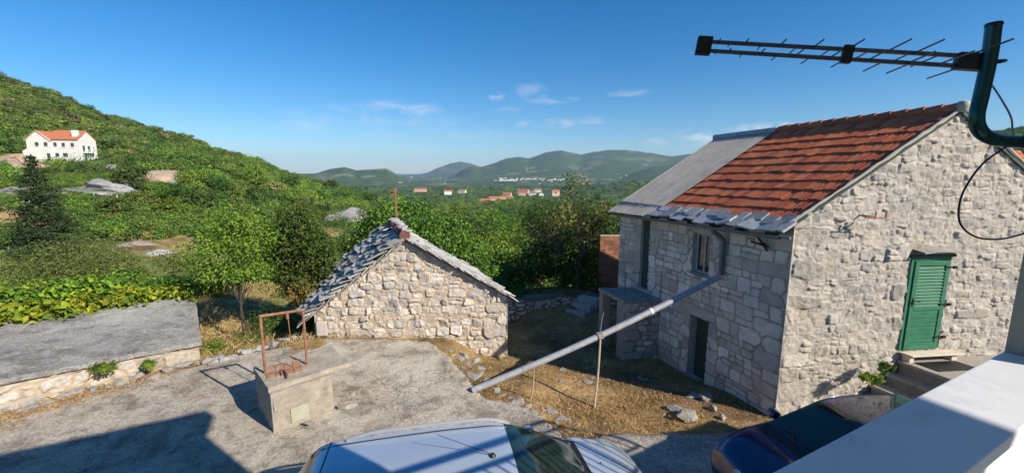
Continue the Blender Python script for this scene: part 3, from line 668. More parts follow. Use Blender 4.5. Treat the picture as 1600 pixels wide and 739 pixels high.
# openings
def opening(rect, wall_fn, depth, name, mat, parent, reveal_mat=STONE_CLEAN):
    s0, s1, z0, z1 = rect; m = MB(); m.col = (.47, .44, .40)
    P = lambda s, dn, z: wall_fn(s, dn, z)
    for quad in ([P(s0, 0, z0), P(s0, depth, z0), P(s0, depth, z1), P(s0, 0, z1)], [P(s1, 0, z0), P(s1, depth, z0), P(s1, depth, z1), P(s1, 0, z1)], [P(s0, 0, z1), P(s1, 0, z1), P(s1, depth, z1), P(s0, depth, z1)], [P(s0, 0, z0), P(s1, 0, z0), P(s1, depth, z0), P(s0, depth, z0)]):
        m.add(quad, [(0, 1, 2, 3)])
    return m.build(name, reveal_mat, parent, colors=True)
fw = lambda s, dn, z: hp(s, dn, z); gw = lambda s, dn, z: hp(dn, s, z)
opening(LD, fw, .22, 'door_reveal', None, house); opening(WN, fw, .17, 'window_reveal', None, house); opening(UD, fw, .10, 'door_reveal', None, house); opening(GD, gw, .10, 'door_reveal', None, house)
d1 = MB(); wd = LD[1] - LD[0]
for k in range(5): d1.box(hp(LD[0], .19, 0), hf, hg, (wd * k / 5 + .004, 0, LD[2]), (wd * (k + 1) / 5 - .004, .04, LD[3]))
dd = d1.build('door', DARKWOOD, house); dd['label'] = 'dark green plank door at ground level'
m = MB(); m.tube([hp(LD[0] + .1, .17, .1), hp(LD[0] + .1, .17, .25)], .012, 6); m.build('handle', IRON, dd)
d2 = MB(); d2.box(hp(UD[0], .07, 0), hf, hg, (0, 0, UD[2]), (UD[1] - UD[0], .04, UD[3])); du = d2.build('door', DARKWOOD, house); du['label'] = 'narrow dark upper door above the porch'
wn = MB(); a, b, c, e = WN; ft = .055
for lo, hi in (((a, .10, c), (a + ft, .16, e)), ((b - ft, .10, c), (b, .16, e)), ((a + ft, .10, c), (b - ft, .16, c + ft)), ((a + ft, .10, e - ft), (b - ft, .16, e)), (((a + b) / 2 - .025, .095, c + ft), ((a + b) / 2 + .025, .155, e - ft))):
    wn.box(hp(0, 0, 0), hf, hg, lo, hi)
win = wn.build('window', FRAME, house, bevel=.006); g_ = MB(); g_.box(hp(0, 0, 0), hf, hg, (a + ft, .125, c + ft), (b - ft, .132, e - ft)); g_.build('pane', GLASS, win)
sl = MB(); sl.box(hp(0, 0, 0), hf, hg, (a - .06, -.03, c - .07), (b + .06, .10, c - .004)); sl.build('sill', GUTTER, win, bevel=.01)
# green louvred door on the gable
gdm = MB(); a, b, c, e = GD; W_ = b - a
def gb(mb_, lo, hi): mb_.box(hp(0, 0, 0), hg, hf, lo, hi)
gb(gdm, (a, -.02, c), (a + .07, .08, e)); gb(gdm, (b - .05, -.01, c), (b, .08, e)); gb(gdm, (a + .07, -.015, e - .07), (b - .05, .08, e))
door = gdm.build('door', GREEN, house, bevel=.006); door['label'] = 'green louvred wooden door with black hinges'
lf = MB(); x0, x1 = a + .075, b - .055; zt_, zb_ = e - .075, c + .02; st_ = .095
for lo, hi in (((x0, -.045, zb_), (x0 + st_, -.005, zt_)), ((x1 - st_, -.045, zb_), (x1, -.005, zt_)), ((x0 + st_, -.045, zt_ - .10), (x1 - st_, -.005, zt_)), ((x0 + st_, -.045, zb_), (x1 - st_, -.005, zb_ + .14)), ((x0 + st_, -.045, zb_ + .86), (x1 - st_, -.005, zb_ + .94))):
    gb(lf, lo, hi)
lf.build('door_leaf', GREEN, door, bevel=.006)
lv = MB(); n_l = 13; zz0 = zb_ + .945; zz1 = zt_ - .105
for k in range(n_l):
    z = zz0 + (zz1 - zz0) * (k + .5) / n_l; h = (zz1 - zz0) / n_l
    A = lambda s, dn, zz: hp(dn, s, zz)
    lv.hexa([A(x0 + st_, -.043, z - h * .55), A(x1 - st_, -.043, z - h * .55), A(x1 - st_, -.010, z + h * .42), A(x0 + st_, -.010, z + h * .42), A(x0 + st_, -.036, z - h * .50), A(x1 - st_, -.036, z - h * .50), A(x1 - st_, -.004, z + h * .5), A(x0 + st_, -.004, z + h * .5)])
lv.build('louvres', GREEN, door)
pnl = MB()
for k in range(8):
    z = zb_ + .142 + .716 * k / 8; gb(pnl, (x0 + st_, -.028 - .003 * (k % 2), z + .003), (x1 - st_, -.012, z + .0865))
pnl.build('door_panel', GREEN, door, bevel=.004)
bk = MB(); gb(bk, (x0, .0, zb_), (x1, .012, zt_)); bk.build('backing', DARKWOOD, door)
for z in (c + .28, c + 1.0, e - .22):
    hg_ = MB(); gb(hg_, (b - .17, -.053, z - .02), (b + .015, -.045, z + .02)); gb(hg_, (b + .0, -.075, z - .03), (b + .075, -.05, z + .03)); hg_.build('hinge', BLACK, door)
hd = MB(); gb(hd, (x0 + .03, -.052, c + .98), (x0 + .07, -.045, c + 1.16)); hd.tube([hp(-.05, x0 + .05, c + 1.1), hp(-.10, x0 + .05, c + 1.1), hp(-.10, x0 + .16, c + 1.09)], .010, 7); hd.build('handle', IRON, door)
ln = MB(); gb(ln, (a - .05, -.06, e + .004), (b + .03, .02, e + .05)); ln.build('lintel_board', DARKWOOD, door)
lh = MB(); vsl = []
for k in range(9):
    t = k / 8; vsl.append((a + .02 + (W_ + .1) * t, -.20 + .05 * sin(t * 5), e + .15 + .045 * sin(pi * t) - .03 * t))
lh.add([hp(.02, q_[0], q_[2] - .02) for q_ in vsl] + [hp(-.20, q_[0], q_[2] - .05) for q_ in vsl] + [hp(.02, q_[0], q_[2] + .02) for q_ in vsl] + [hp(-.20, q_[0], q_[2] - .02) for q_ in vsl],
       [(i, i + 1, 9 + i + 1, 9 + i) for i in range(8)] + [(18 + i, 18 + i + 1, 27 + i + 1, 27 + i) for i in range(8)] + [(9 + i, 9 + i + 1, 27 + i + 1, 27 + i) for i in range(8)])
lh.build('drip_stone', CONC, house)
# porch: concrete landing on stone piers in front of the upper door
pc = empty('porch', (hp(4.4, -1, -.9)))
pc.parent = None
pa = atz(967, 461, 1.02); pb = atz(932, 434, 1.02); pc_r = atz(1032, 459, 1.02)
# outer direction along facade normal
s_near = (np.array(pc_r[:2]) - HC[:2]) @ hf; t_out = -1.25; s_far = s_near + 1.45
s_near = 3.72; s_far = 5.15; t_out = -1.15
bpy.data.objects.remove(pc)
ps = MB(); ps.box(hp(0, 0, 0), hf, hg, (s_near, t_out, .93), (s_far, .0, 1.03)); porch = ps.build('porch', CONC, house, bevel=.012)
dirs = {}
stone_wall('pier_wall', hp(s_near + .06, t_out + .06, 0)[:2], hg, -t_out - .06, lambda s: -1.25, lambda s: .925, [], STONE, porch, 61, (.14, .3), (.16, .4), .035, .016, (.33, .27, .21), PALF, .03, (1, 0))
pw = MB(); pw.col = (.34, .30, .26)
pw.box(hp(0, 0, 0), hf, hg, (s_near + .065, t_out + .065, -1.25), (s_near + .40, -.005, .92)); pw.build('pier', STONE, porch, colors=True)
pp = MB(); pp.col = (.40, .33, .27); pp.box(hp(0, 0, 0), hf, hg, (s_far - .24, t_out + .03, -1.25), (s_far - .04, t_out + .28, .925)); pp.build('pier', STONE, porch, colors=True)
rl = MB()
cs = [(s_near + .04, t_out + .05), (s_far - .05, t_out + .05)]
for (s_, t_) in cs + [(s_near + .04, -.04), ((s_near + s_far) / 2, t_out + .05), (s_far - .05, -.3)]: rl.tube([hp(s_, t_, 1.02), hp(s_, t_, 1.86)], .006, 6)
rl.tube([hp(s_near + .04, -.0, 1.85), hp(*cs[0], 1.85), hp(*cs[1], 1.85), hp(s_far - .05, -.1, 1.85)], .006, 6)
rl.build('railing', IRON, porch)
# entrance stairs to the green door (run up along the wall), flagged landing
sx = 1.75; sr = MB(); sr.col = (.36, .32, .27)
steps = [(1.42, -.32), (1.76, -.04), (2.09, .20), (2.41, .44)]
for k, (s_, z) in enumerate(steps):
    s1_ = steps[k + 1][0] + .04 if k + 1 < len(steps) else 2.72
    sr.box(hp(0, 0, 0), hg, hf, (s_ + .05, -1.15 + .03 * (k % 2), -.9), (s1_ + .1, -.03, z - .07)); sr.box(hp(0, 0, 0), hg, hf, (s_, -1.2 + .05 * (k % 2), z - .07), (s1_ + .02, -.03, z))
sr.box(hp(0, 0, 0), hg, hf, (2.72, -1.30, -.9), (5.2, -.03, .66)); sr.box(hp(0, 0, 0), hg, hf, (2.66, -1.34, .652), (5.2, -.03, .722))
stairs = sr.build('entrance_stairs', STONE, house, bevel=.02, colors=True); stairs['label'] = 'worn stone steps climbing to the green door'
tb = MB(); gb(tb, (a + .02, -.26, .875), (b + .34, -.02, .902)); gb(tb, (a + .06, -.19, .725), (a + .16, -.05, .873)); gb(tb, (b + .12, -.19, .725), (b + .25, -.05, .873)); tb.build('threshold_board', WOODPALE, house, bevel=.006)
mt = MB(); gb(mt, (a + .15, -.62, .726), (b + .15, -.22, .740)); mo = mt.build('doormat', BLACK); tag(mo, 'dark rubber doormat lying on the landing under the green door', 'doormat')
# bracket on the gable and crossed bars on the facade corner
br = MB(); br.tube([hp(.05, 1.02, 3.86), hp(-.55, 1.04, 3.84)], .022, 6); br.tube([hp(-.52, .98, 3.84), hp(-.52, 1.5, 3.80)], .018, 6)
br = MB(); s_a = 1.10
for a_, b_ in (((0.02, s_a + .28, 3.84), (-.34, s_a + .20, 3.83)), ((-.34, s_a - .02, 3.83), (-.34, s_a + .44, 3.81)), ((-.34, s_a + .2, 3.83), (-.34, s_a + .2, 3.95)), ((-.34, s_a + .42, 3.81), (-.34, s_a + .42, 3.95))):
    br.tube([hp(*a_), hp(*b_)], .016, 6)
bro = br.build('wall_bracket', RUST); tag(bro, 'rusty iron bracket sticking out of the lit gable wall', 'bracket')
xb = MB(); xs, xz = onpl(1196, 381, HC[:2], hf)
xb.tube([hp(xs + .10, -.10, xz + .14), hp(xs - .16, -.10, xz - .12)], .025, 6); xb.tube([hp(xs + .20, -.14, xz + .02), hp(xs - .22, -.14, xz - .02)], .025, 6); xb.tube([hp(xs, .02, xz), hp(xs, -.14, xz)], .02, 6)
xo = xb.build('crossed_bars', BLACK); tag(xo, 'black crossed iron bars fixed to the shaded facade below the gutter', 'wall bars')

# ------------------------------------------------------------------ the low stone hut
tl_ = atz(493, 522, .05); tr_ = atz(793, 553, -.75); hd_ = (tr_ - tl_)[:2]; HTW = np.linalg.norm(hd_); hd_ /= HTW
hb_ = np.array([-sin(radians(22)), cos(radians(22))]); HTD = 3.4
hut = empty('stone_hut', (tl_[0], tl_[1], 0), 'low rubble stone hut with a loose stone slab roof', 'hut')
def up(s, b, z): return np.array([tl_[0] + hd_[0] * s + hb_[0] * b, tl_[1] + hd_[1] * s + hb_[1] * b, z])
AP = onpl(632, 374, tl_, hd_); RE = onpl(792, 462, tl_, hd_); LE = onpl(492, 488, tl_, hd_)
def htop(s): return np.interp(s, [0, AP[0], HTW], [LE[1] + .02, AP[1], RE[1] + .0])
PALH = [(.54, .51, .46), (.45, .43, .40), (.60, .57, .52), (.48, .44, .38), (.57, .51, .43), (.38, .365, .345)]
stone_wall('gable_wall', tl_[:2], hd_, HTW, lambda s: -1.2, htop, [], STONE, hut, 37, (.09, .33), (.10, .46), .018, .020, (.46, .36, .255), PALH, .016, (0, 1), 1.5, smear=.55, flatness=2.5, fine=.5, pw=3.6, tl=.08, gap=.022, spall=.012)
mb = MB(); q0, q1, q2, q3 = up(0, 0, 0), up(HTW, 0, 0), up(HTW, HTD, 0), up(0, HTD, 0); a_ = up(AP[0], HTD, AP[1]); mb.col = (.38, .34, .29)
for A, B, za, zb2 in ((q1, q2, RE[1], RE[1]), (q3, q0, LE[1], LE[1])): mb.add([(A[0], A[1], -2.0), (B[0], B[1], -2.0), (B[0], B[1], zb2), (A[0], A[1], za)], [(0, 1, 2, 3)])
mb.add([(q2[0], q2[1], -2.5), (q3[0], q3[1], -2.0), (q3[0], q3[1], LE[1]), a_, (q2[0], q2[1], RE[1])], [(0, 1, 2, 3, 4)])
mb.build('rear_wall', STONE, hut, colors=True)
def hslope(s, b, h=0):  # continues the slopes past the walls
    if s < AP[0]: z = LE[1] + (AP[1] - LE[1]) * s / AP[0]
    else: z = AP[1] + (RE[1] - AP[1]) * (s - AP[0]) / (HTW - AP[0])
    return up(s, b, z + h)
hpl = Plane4(hslope(-.32, -.13), hslope(-.32, HTD + .1), hslope(AP[0], -.13), hslope(AP[0], HTD + .1))
hpr = Plane4(hslope(HTW + .12, -.10), hslope(HTW + .12, HTD + .1), hslope(AP[0], -.10), hslope(AP[0], HTD + .1))
rb = MB(); rb.col = (.2, .18, .16)
for pl in (hpl, hpr): rb.hexa([pl.P(.02, .02, -.05), pl.P(.98, .02, -.05), pl.P(.98, 1, -.05), pl.P(.02, 1, -.05), pl.P(.02, .02, .03), pl.P(.98, .02, .03), pl.P(.98, 1, .03), pl.P(.02, 1, .03)])
hroof = rb.build('roof', SLATE, hut, colors=True)
slab_roof('stone_slabs', hpl, 0, 1, 0, .97, hroof, 14, (.18, .62), 12, None, (.43, .41, .375), .125, 1.7, jit=1.6)
slab_roof('stone_slabs', hpr, 0, 1, 0, .97, hroof, 14, (.2, .6), 15, None, (.42, .405, .38), .02, 1.8, jit=1.3)
vs_ = MB()   # thin slabs bedded along the lit verge
rng = np.random.default_rng(8)
for pl in (hpl, hpr):
    for k in range(26):
        t = k / 26; g = rng.uniform(.8, 1.25); vs_.col = (.37 * g, .355 * g, .33 * g); wdt = rng.uniform(.16, .30); o_ = pl.P(.0, t, .015 + .012 * (k % 3)); dirv = pl.v * rng.uniform(.9, 1.1) + pl.n * .09
        vs_.box(o_, pl.u, dirv, (-.02 - rng.uniform(0, .09), -wdt * .6, 0), (.28, wdt * .7, rng.uniform(.014, .032)), pl.n)
vs_.build('verge_slabs', SLATE, hroof, colors=True)
rt = MB()
for k in range(8):
    a0 = hslope(AP[0], -.12 + HTD * k / 8, .13); a1 = hslope(AP[0], -.12 + HTD * (k + 1) / 8 + .08, .11); g = random.uniform(.75, 1.15); rt.col = (.19 * g, .065 * g, .05 * g); rt.tube([a0, a1], [.15, .125], 12)
rt.build('ridge_tiles', TILE, hroof, True, colors=True)
rs_ = MB()
for k in range(9):
    b = -.05 + HTD * k / 9 + random.uniform(-.06, .06); c = hslope(AP[0] + random.uniform(-.02, .1), b, .27 + random.uniform(-.01, .02)); g = random.uniform(.9, 1.3); rs_.col = (.40 * g, .385 * g, .36 * g); wx = random.uniform(.13, .22); wy = random.uniform(.10, .18); th = random.uniform(.03, .06)
    n = 7; P_ = [c + np.array([hd_[0] * wx * cos(2 * pi * i / n) + hb_[0] * wy * sin(2 * pi * i / n), hd_[1] * wx * cos(2 * pi * i / n) + hb_[1] * wy * sin(2 * pi * i / n), random.uniform(-.01, .01)]) for i in range(n)]
    rs_.prism(P_, (0, 0, th))
rs_.build('ridge_stones', SLATE, hroof, bevel=.008, colors=True)
bs = MB(); bs.col = (.52, .47, .42); bs.box(up(.04, -.04, 0), hd_, hb_, (0, -.06, .02), (.30, .1, .44)); bs.build('corner_block', STONE_CLEAN, hut, bevel=.03, colors=True)

# ------------------------------------------------------------------ the well in the courtyard
WZ = .80
fl, fr, bl_ = atz(428, 676, -.05), atz(522, 640, -.05), None
wx_ = (fr - fl)[:2]; WL = np.linalg.norm(wx_); wx_ /= WL; wy_ = np.array([-wx_[1], wx_[0]])
well = empty('well', (fl[0], fl[1], -.05), 'concrete well block with a rusty iron frame over its hatch', 'well')
def wp(a, b, z): return np.array([fl[0] + wx_[0] * a + wy_[0] * b, fl[1] + wx_[1] * a + wy_[1] * b, z])
SFL, SFR, SBL = atz(419, 606, WZ), atz(545, 563, WZ), atz(387, 575, WZ)
def tow(P): d_ = P[:2] - fl[:2]; return d_ @ wx_, d_ @ wy_
sfl, sfr, sbl = tow(SFL), tow(SFR), tow(SBL); print('WELL', WL, sfl, sfr, sbl, tow(atz(500, 545, WZ)))
WD = 1.15
def rough_box(name, lo, hi, mat, parent, wfn, res=.05, amp=.012, colr=(1, 1, 1), cfn=None):
    """six displaced faces sharing their edges: a block of cast concrete with uneven skin"""
    bm = bmesh.new(); n = [max(2, int((hi[k] - lo[k]) / res)) for k in range(3)]; idx = {}
    def vert(i, j, k):
        key = (i, j, k)
        if key not in idx:
            q_ = [lo[0] + (hi[0] - lo[0]) * i / n[0], lo[1] + (hi[1] - lo[1]) * j / n[1], lo[2] + (hi[2] - lo[2]) * k / n[2]]
            d_ = Vector((mnoise.noise(Vector(q_) * 2.3), mnoise.noise(Vector(q_) * 2.3 + Vector((9, 3, 1))), mnoise.noise(Vector(q_) * 2.3 + Vector((4, 7, 5))))) * amp + Vector((mnoise.noise(Vector(q_) * 11), mnoise.noise(Vector(q_) * 11 + Vector((9, 3, 1))), mnoise.noise(Vector(q_) * 11 + Vector((4, 7, 5))))) * amp * .6
            idx[key] = bm.verts.new(tuple(wfn(q_[0] + d_.x, q_[1] + d_.y, q_[2] + d_.z)))
        return idx[key]
    for ax in range(3):
        u, v = (ax + 1) % 3, (ax + 2) % 3
        for end in (0, n[ax]):
            for i in range(n[u]):
                for j in range(n[v]):
                    def k_(a, b): r = [0, 0, 0]; r[ax] = end; r[u] = a; r[v] = b; return vert(*r)
                    bm.faces.new([k_(i, j), k_(i + 1, j), k_(i + 1, j + 1), k_(i, j + 1)])
    bmesh.ops.recalc_face_normals(bm, faces=bm.faces); me = bpy.data.meshes.new(name); bm.to_mesh(me); bm.free()
    return place(link(name, me, mat, None, False), parent)
WELLM = plain('well_concrete', (.35, .31, .25), .93, 0, .22, 4, .9, 26, dirt=((.20, .165, .12), 3.5, .48, .7))
WELLTOP = plain('well_slab_concrete', (.40, .35, .27), .93, 0, .2, 3, .9, 26, dirt=((.27, .22, .16), 4, .5, .7))
rough_box('block', (0, 0, -.15), (WL, WD, WZ - .09), WELLM, well, wp, .045, .014)
rough_box('top_slab', (sfl[0], sfl[1], WZ - .09), (sfr[0], WD + .06, WZ), WELLTOP, well, wp, .045, .012)
pn = MB(); pn.box(wp(0, 0, 0), wx_, wy_, (.30, -.028, .02), (.62, .0, .30)); pnl_ = pn.build('patch', plain('pale_patch', (.38, .37, .28), .9, 0, .12, 6, .4, 40), well, bevel=.01); pnl_['label'] = 'pale square patch low on the front of the block'
pn = MB(); pn.box(wp(0, 0, 0), wx_, wy_, (.03, -.026, .34), (WL * .62, .0, .56)); pn.build('panel', WELLM, well, bevel=.012)
h0, h1 = tow(atz(415, 583, WZ)), tow(atz(480, 569, WZ)); ft_ = tow(atz(465, 583, WZ))
fr_ = MB(); P1 = atz(415, 583, WZ); P2 = atz(480, 569, WZ); hgt = 1.16
lx = np.array([.02, 0, 0])
for P_ in (P1, P2): fr_.tube([P_ + (0, 0, -.03), P_ + (0, 0, hgt + .012)], .026, 8)
fr_.tube([P1 + (-.026, 0, hgt), P2 + (.026, 0, hgt)], .028, 8); fr_.build('frame', RUST, well, True)
dirh = (P2 - P1)[:2]; LH = np.linalg.norm(dirh); dirh /= LH; dn_ = np.array([dirh[1], -dirh[0]])
hm = MB(); HB = np.array([P1[0], P1[1], WZ])
for k in range(4): hm.box(HB, dirh, dn_, (.02 + .155 * k, -.30, .0), (.165 + .155 * k, .30, .018 + .004 * (k % 2)))
hatch = hm.build('hatch', plain('rusty_plate', (.36, .19, .10), .8, .05, .35, 5, .4, 30, dirt=((.46, .38, .29), 3, .5, .65)), well)
hs_ = MB(); hs_.box(HB, dirh, dn_, (.0, .10, .033), (.66, .13, .04)); hs_.tube([HB + np.array([*(dirh * .33 + dn_ * .2), .06]), HB + np.array([*(dirh * .36 + dn_ * .5), .05])], .02, 7); hs_.build('hatch_strap', RUST, hatch)
ch = MB(); cpt = P1 + (P2 - P1) * .62; cpts = [cpt + (0, 0, hgt), cpt + (.01, 0, hgt - .12), cpt + (.015, .01, hgt - .5), cpt + (.03, -.02, .25), cpt + (.07, -.06, .05), cpt + (-.02, -.2, .045), cpt + (-.12, -.16, .05), cpt + (-.05, -.3, .045), cpt + (.03, -.4, .05)]
ch.tube(smooth_path(cpts, 6), .009, 6); ch.tube([cpt + (0, 0, hgt), cpt + (0, 0, hgt - .13)], .028, 8); ch.build('chain', RUST, well)

# ------------------------------------------------------------------ cistern with sloping concrete lid on the left
cR, cL = atz(313, 560, -.1), atz(0, 650, -.1); cd_ = (cR - cL)[:2]; cd_ /= np.linalg.norm(cd_); cn_ = cR[:2] / np.linalg.norm(cR[:2])
cist = empty('cistern', (cR[0], cR[1], -.1), 'long low stone cistern with a sloping grey concrete lid', 'cistern')
CLN = 7.5
def cp_(a, b, z): return np.array([cR[0] - cd_[0] * a + cn_[0] * b, cR[1] - cd_[1] * a + cn_[1] * b, z])
sR = onpl(313, 530, cR, cd_)[1]; sL = onpl(0, 590, cR, cd_); sLs = -sL[0]; print('CIST', sR, sL)
lidz = lambda a: sR + (sL[1] - sR) * a / sLs
CO = cp_(CLN, 0, 0)
stone_wall('stone_wall', CO[:2], cd_, CLN, lambda s: -.5, lambda s: lidz(CLN - s) - .09, [], STONE, cist, 71, (.10, .28), (.12, .45), .024, .020, (.42, .335, .24), [(.50, .46, .41), (.43, .39, .34), (.55, .49, .42), (.36, .33, .29)], .03, (0, 1), 1.5, smear=.5, flatness=2, pw=3.5, tl=.1, gap=.03, spall=.02, stain=(.30, .235, .16))
# second row at the back: fitted to where the upper edge of the lid appears
uR = None
best = None
for dpt in np.linspace(1.0, 4.5, 71):
    for zz in np.linspace(.3, 1.6, 66):
        a = cp_(0 - .0, dpt, zz); x_, y_ = to_px(*[np.array(v) for v in a]); e_ = abs(x_ - 315) * .6 + abs(y_ - 461)
        b = cp_(sLs + .8, dpt, zz + (sL[1] - sR) * .6); x2, y2 = to_px(*[np.array(v) for v in b]); e_ += abs(y2 - (461 + (315 - x2) * 49 / 315)) * .6
        if best is None or e_ < best[0]: best = (e_, dpt, zz)
print('LID', best)
LD_, LZ = best[1], best[2]
lz = lambda a, b: lidz(a) + (LZ - sR) * b / LD_ + ((sL[1] - sR) * -.4 * a / sLs) * b / LD_
def lidf(x, y, z): return cp_(x, y, lz(x, y) + z)
rough_box('lid', (-.06, -.10, -.10), (CLN, LD_, 0.0), SLABM, cist, lidf, .075, .02)
bw = MB(); bw.col = (.42, .37, .31)
A, B, C_ = cp_(0, 0, 0), cp_(0, LD_ - .05, 0), cp_(CLN, LD_ - .05, 0)
bw.add([(A[0], A[1], -.5), (B[0], B[1], -1), (B[0], B[1], lz(0, LD_) - .09), (A[0], A[1], lz(0, 0) - .09)], [(0, 1, 2, 3)]); bw.add([(B[0], B[1], -1), (C_[0], C_[1], -1), (C_[0], C_[1], lz(CLN, LD_) - .09), (B[0], B[1], lz(0, LD_) - .09)], [(0, 1, 2, 3)])
bw.build('rear_wall', STONE, cist, colors=True)

# ------------------------------------------------------------------ rainwater pipe across the yard, its props
pA = hp(sD, -.12, 2.23); pB = atz(752, 603, .02); pB = pB + (pB - pA) * .035
pi_ = MB(); pi_.tube([pA + (pB - pA) * k / 14 + np.array([0, 0, -.10 * sin(pi * k / 14)]) for k in range(15)], .072, 14)
ppo = pi_.build('drain_pipe', GALV, smooth=True); tag(ppo, 'long grey rainwater pipe slanting from the stone house down to the courtyard', 'pipe')
def onpipe(x): 
    bestk = min(np.linspace(0, 1, 400), key=lambda k: abs(float(to_px(*[np.array(v) for v in (pA + (pB - pA) * k)])[0]) - x)); return pA + (pB - pA) * bestk + np.array([0, 0, -.10 * sin(pi * bestk)])
cl_ = MB(); jc = onpipe(938); dv = (pB - pA) / np.linalg.norm(pB - pA)
cl_.tube([jc - dv * .06, jc + dv * .06], .095, 12); cl_.tube([jc + (0, 0, .02), jc + (.02, 0, .34), jc + (.06, 0, .55)], .008, 5); cl_.build('clamp', CONC, ppo)
j2 = onpipe(1018); cl_ = MB(); cl_.tube([j2 - dv * .03, j2 + dv * .03], .080, 12); cl_.build('joint', WHITE, ppo, True); j3 = onpipe(818); cl_ = MB(); cl_.tube([j3 - dv * .02, j3 + dv * .02], .082, 12); cl_.build('joint', GALV, ppo, True)
def gz(x, y): return float(h_near(np.array(x), np.array(y)))
def stick(name, px, py, top, r, mat, label, cat):
    z = -.6
    for _ in range(6): g = atz(px, py, z); z = gz(g[0], g[1])
    m_ = MB(); b_ = np.array([g[0], g[1], z - .08]); mid = (b_ + top) / 2 + np.array([.02, .01, 0]); m_.tube(smooth_path([b_, mid, top], 5), [r * (1.1 - .02 * k) for k in range(11)], 8); return tag(m_.build(name, mat, smooth=True), label, cat)
stick('prop_stick', 928, 636, jc + (0, -.03, -.09), .026, WOOD, 'peeled wooden stick propping up the middle of the long grey pipe', 'stick')
stick('stake', 829, 622, onpipe(834) + (.0, -.0, -.06), .017, WOOD, 'short thin wooden stake under the lower end of the long grey pipe', 'stake')

# ------------------------------------------------------------------ back of the yard: dry wall, steps, brick wall
w0, w1 = np.array([-.6, 15.6]), np.array([4.6, 16.4]); wdv = (w1 - w0); wl = np.linalg.norm(wdv); wdv /= wl
ret = empty('retaining_wall', (w0[0], w0[1], -1), 'dry stone retaining wall at the shaded back of the yard', 'wall')
stone_wall('stone_face', w0, wdv, wl, lambda s: -1.6, lambda s: -.28 + .07 * sin(s * 3), [], STONE, ret, 81, (.16, .3), (.18, .5), .05, .014, (.16, .14, .11), PALF, .06, (0, 0), 1.5)
cb = MB(); cb.col = (.15, .12, .09); cb.box((w0[0], w0[1], 0), wdv, (-wdv[1], wdv[0]), (0, .0, -1.5), (wl, .5, -.34)); cb.build('backing', STONE, ret, colors=True)
ys = empty('yard_steps', (2.2, 15, -.9), 'four rough stone steps at the shaded back of the yard', 'steps')
for k in range(4):
    c = atz(888 + 9.5 * k, 497 - 9.5 * k, -.80 + .17 * k) + np.array([0, .0, 0]); m_ = MB(); m_.col = (.40, .39, .37)
    dr = np.array([.62, .78]); pr = np.array([.78, -.62]); m_.box((c[0], c[1], 0), pr, dr, (-.42, -.02, -1.1), (.42, .42, -.80 + .19 * k)); m_.build('step', STONE_CLEAN, ys, bevel=.03, colors=True)
def brick_wall():
    a0 = atY(936, 440, 17.5); a1 = atY(985, 440, 17.5); x0, x1 = a0[0], a1[0]; z1 = atY(950, 366, 17.5)[2]; bw_ = empty('brick_wall', (x0, 17.5, -1), 'unplastered orange block wall in shade beyond the stone house', 'wall'); m_ = MB(); rng = np.random.default_rng(2)
    rows = int((z1 + 1) / .2)
    for r in range(rows):
        xx = x0 - (.2 if r % 2 else 0); 
        while xx < x1:
            g = rng.uniform(.75, 1.2); m_.col = (.30 * g, .135 * g, .08 * g); b_ = min(xx + .385, x1); a_ = max(xx, x0)
            if b_ - a_ > .03: m_.abox((a_, 17.5 + rng.uniform(-.006, .006), -1 + r * .2), (b_, 17.7, -1 + r * .2 + .185))
            xx += .4
    m_.build('blocks', attr_mat('orange_blocks', .9, .4, 5, .4, 40), bw_, colors=True)
    k_ = MB(); k_.abox((x0 + .01, 17.515, -1), (x1 - .01, 17.69, z1 - .05)); k_.build('mortar', BEIGE, bw_)
brick_wall()

# ------------------------------------------------------------------ cars
def cr(P, n):
    """Catmull-Rom through rows of P, n samples a segment"""
    P = np.array(P, float); Q = np.concatenate([[2 * P[0] - P[1]], P, [2 * P[-1] - P[-2]]]); out = []
    for i in range(1, len(Q) - 2):
        for k in range(n):
            t = k / n; out.append(.5 * (2 * Q[i] + (Q[i + 1] - Q[i - 1]) * t + (2 * Q[i - 1] - 5 * Q[i] + 4 * Q[i + 1] - Q[i + 2]) * t * t + (3 * Q[i] - Q[i - 1] - 3 * Q[i + 1] + Q[i + 2]) * t ** 3))
    out.append(P[-1]); return np.array(out)
def car_shell(stations, root, paint, glass, trim, zones, nx=8, nj=5):
    """stations: list of (x, [(y,z)*6]) ordered rear to front; zones map face (x, j) to a part"""
    A = np.array([[[x, y, z] for (y, z) in pr] for x, pr in stations], float)
    G = cr(A.reshape(len(A), -1), nx).reshape(-1, A.shape[1], 3)
    G = np.stack([cr(g, nj) for g in G]); nX, nJ = G.shape[:2]
    full = np.concatenate([G, G[:, ::-1][:, 1:] * np.array([1, -1, 1])], 1); nF = full.shape[1]
    V = full.reshape(-1, 3); i = np.arange(nX * nF).reshape(nX, nF); parts = {}
    for a in range(nX - 1):
        for b in range(nF - 1):
            c = full[a:a + 2, b:b + 2].reshape(-1, 3).mean(0); jj = b + .5 if b + .5 < nJ - 1 else 2 * (nJ - 1) - b - .5
            parts.setdefault(zones(c[0], jj / nj, c, 1 if b + .5 < nJ - 1 else -1), []).append((i[a, b], i[a, b + 1], i[a + 1, b + 1], i[a + 1, b]))
    # end caps
    parts['body'].append(tuple(i[0, ::-1])); parts['body'].append(tuple(i[-1]))
    out = {}
    mats = dict(body=paint, windshield=glass, rear_window=glass, pillar_trim=trim, roof_seam=trim, grille=trim, hood_gap=trim)
    for nm, fs in parts.items():
        base = nm.split('.')[0]; m_ = MB(); used = sorted(set(k for f in fs for k in f)); mp = {k: n for n, k in enumerate(used)}
        m_.add([V[k] for k in used], [tuple(mp[k] for k in f) for f in fs]); out[nm] = local(m_, base, mats.get(base, glass), root, True)
    return out, full
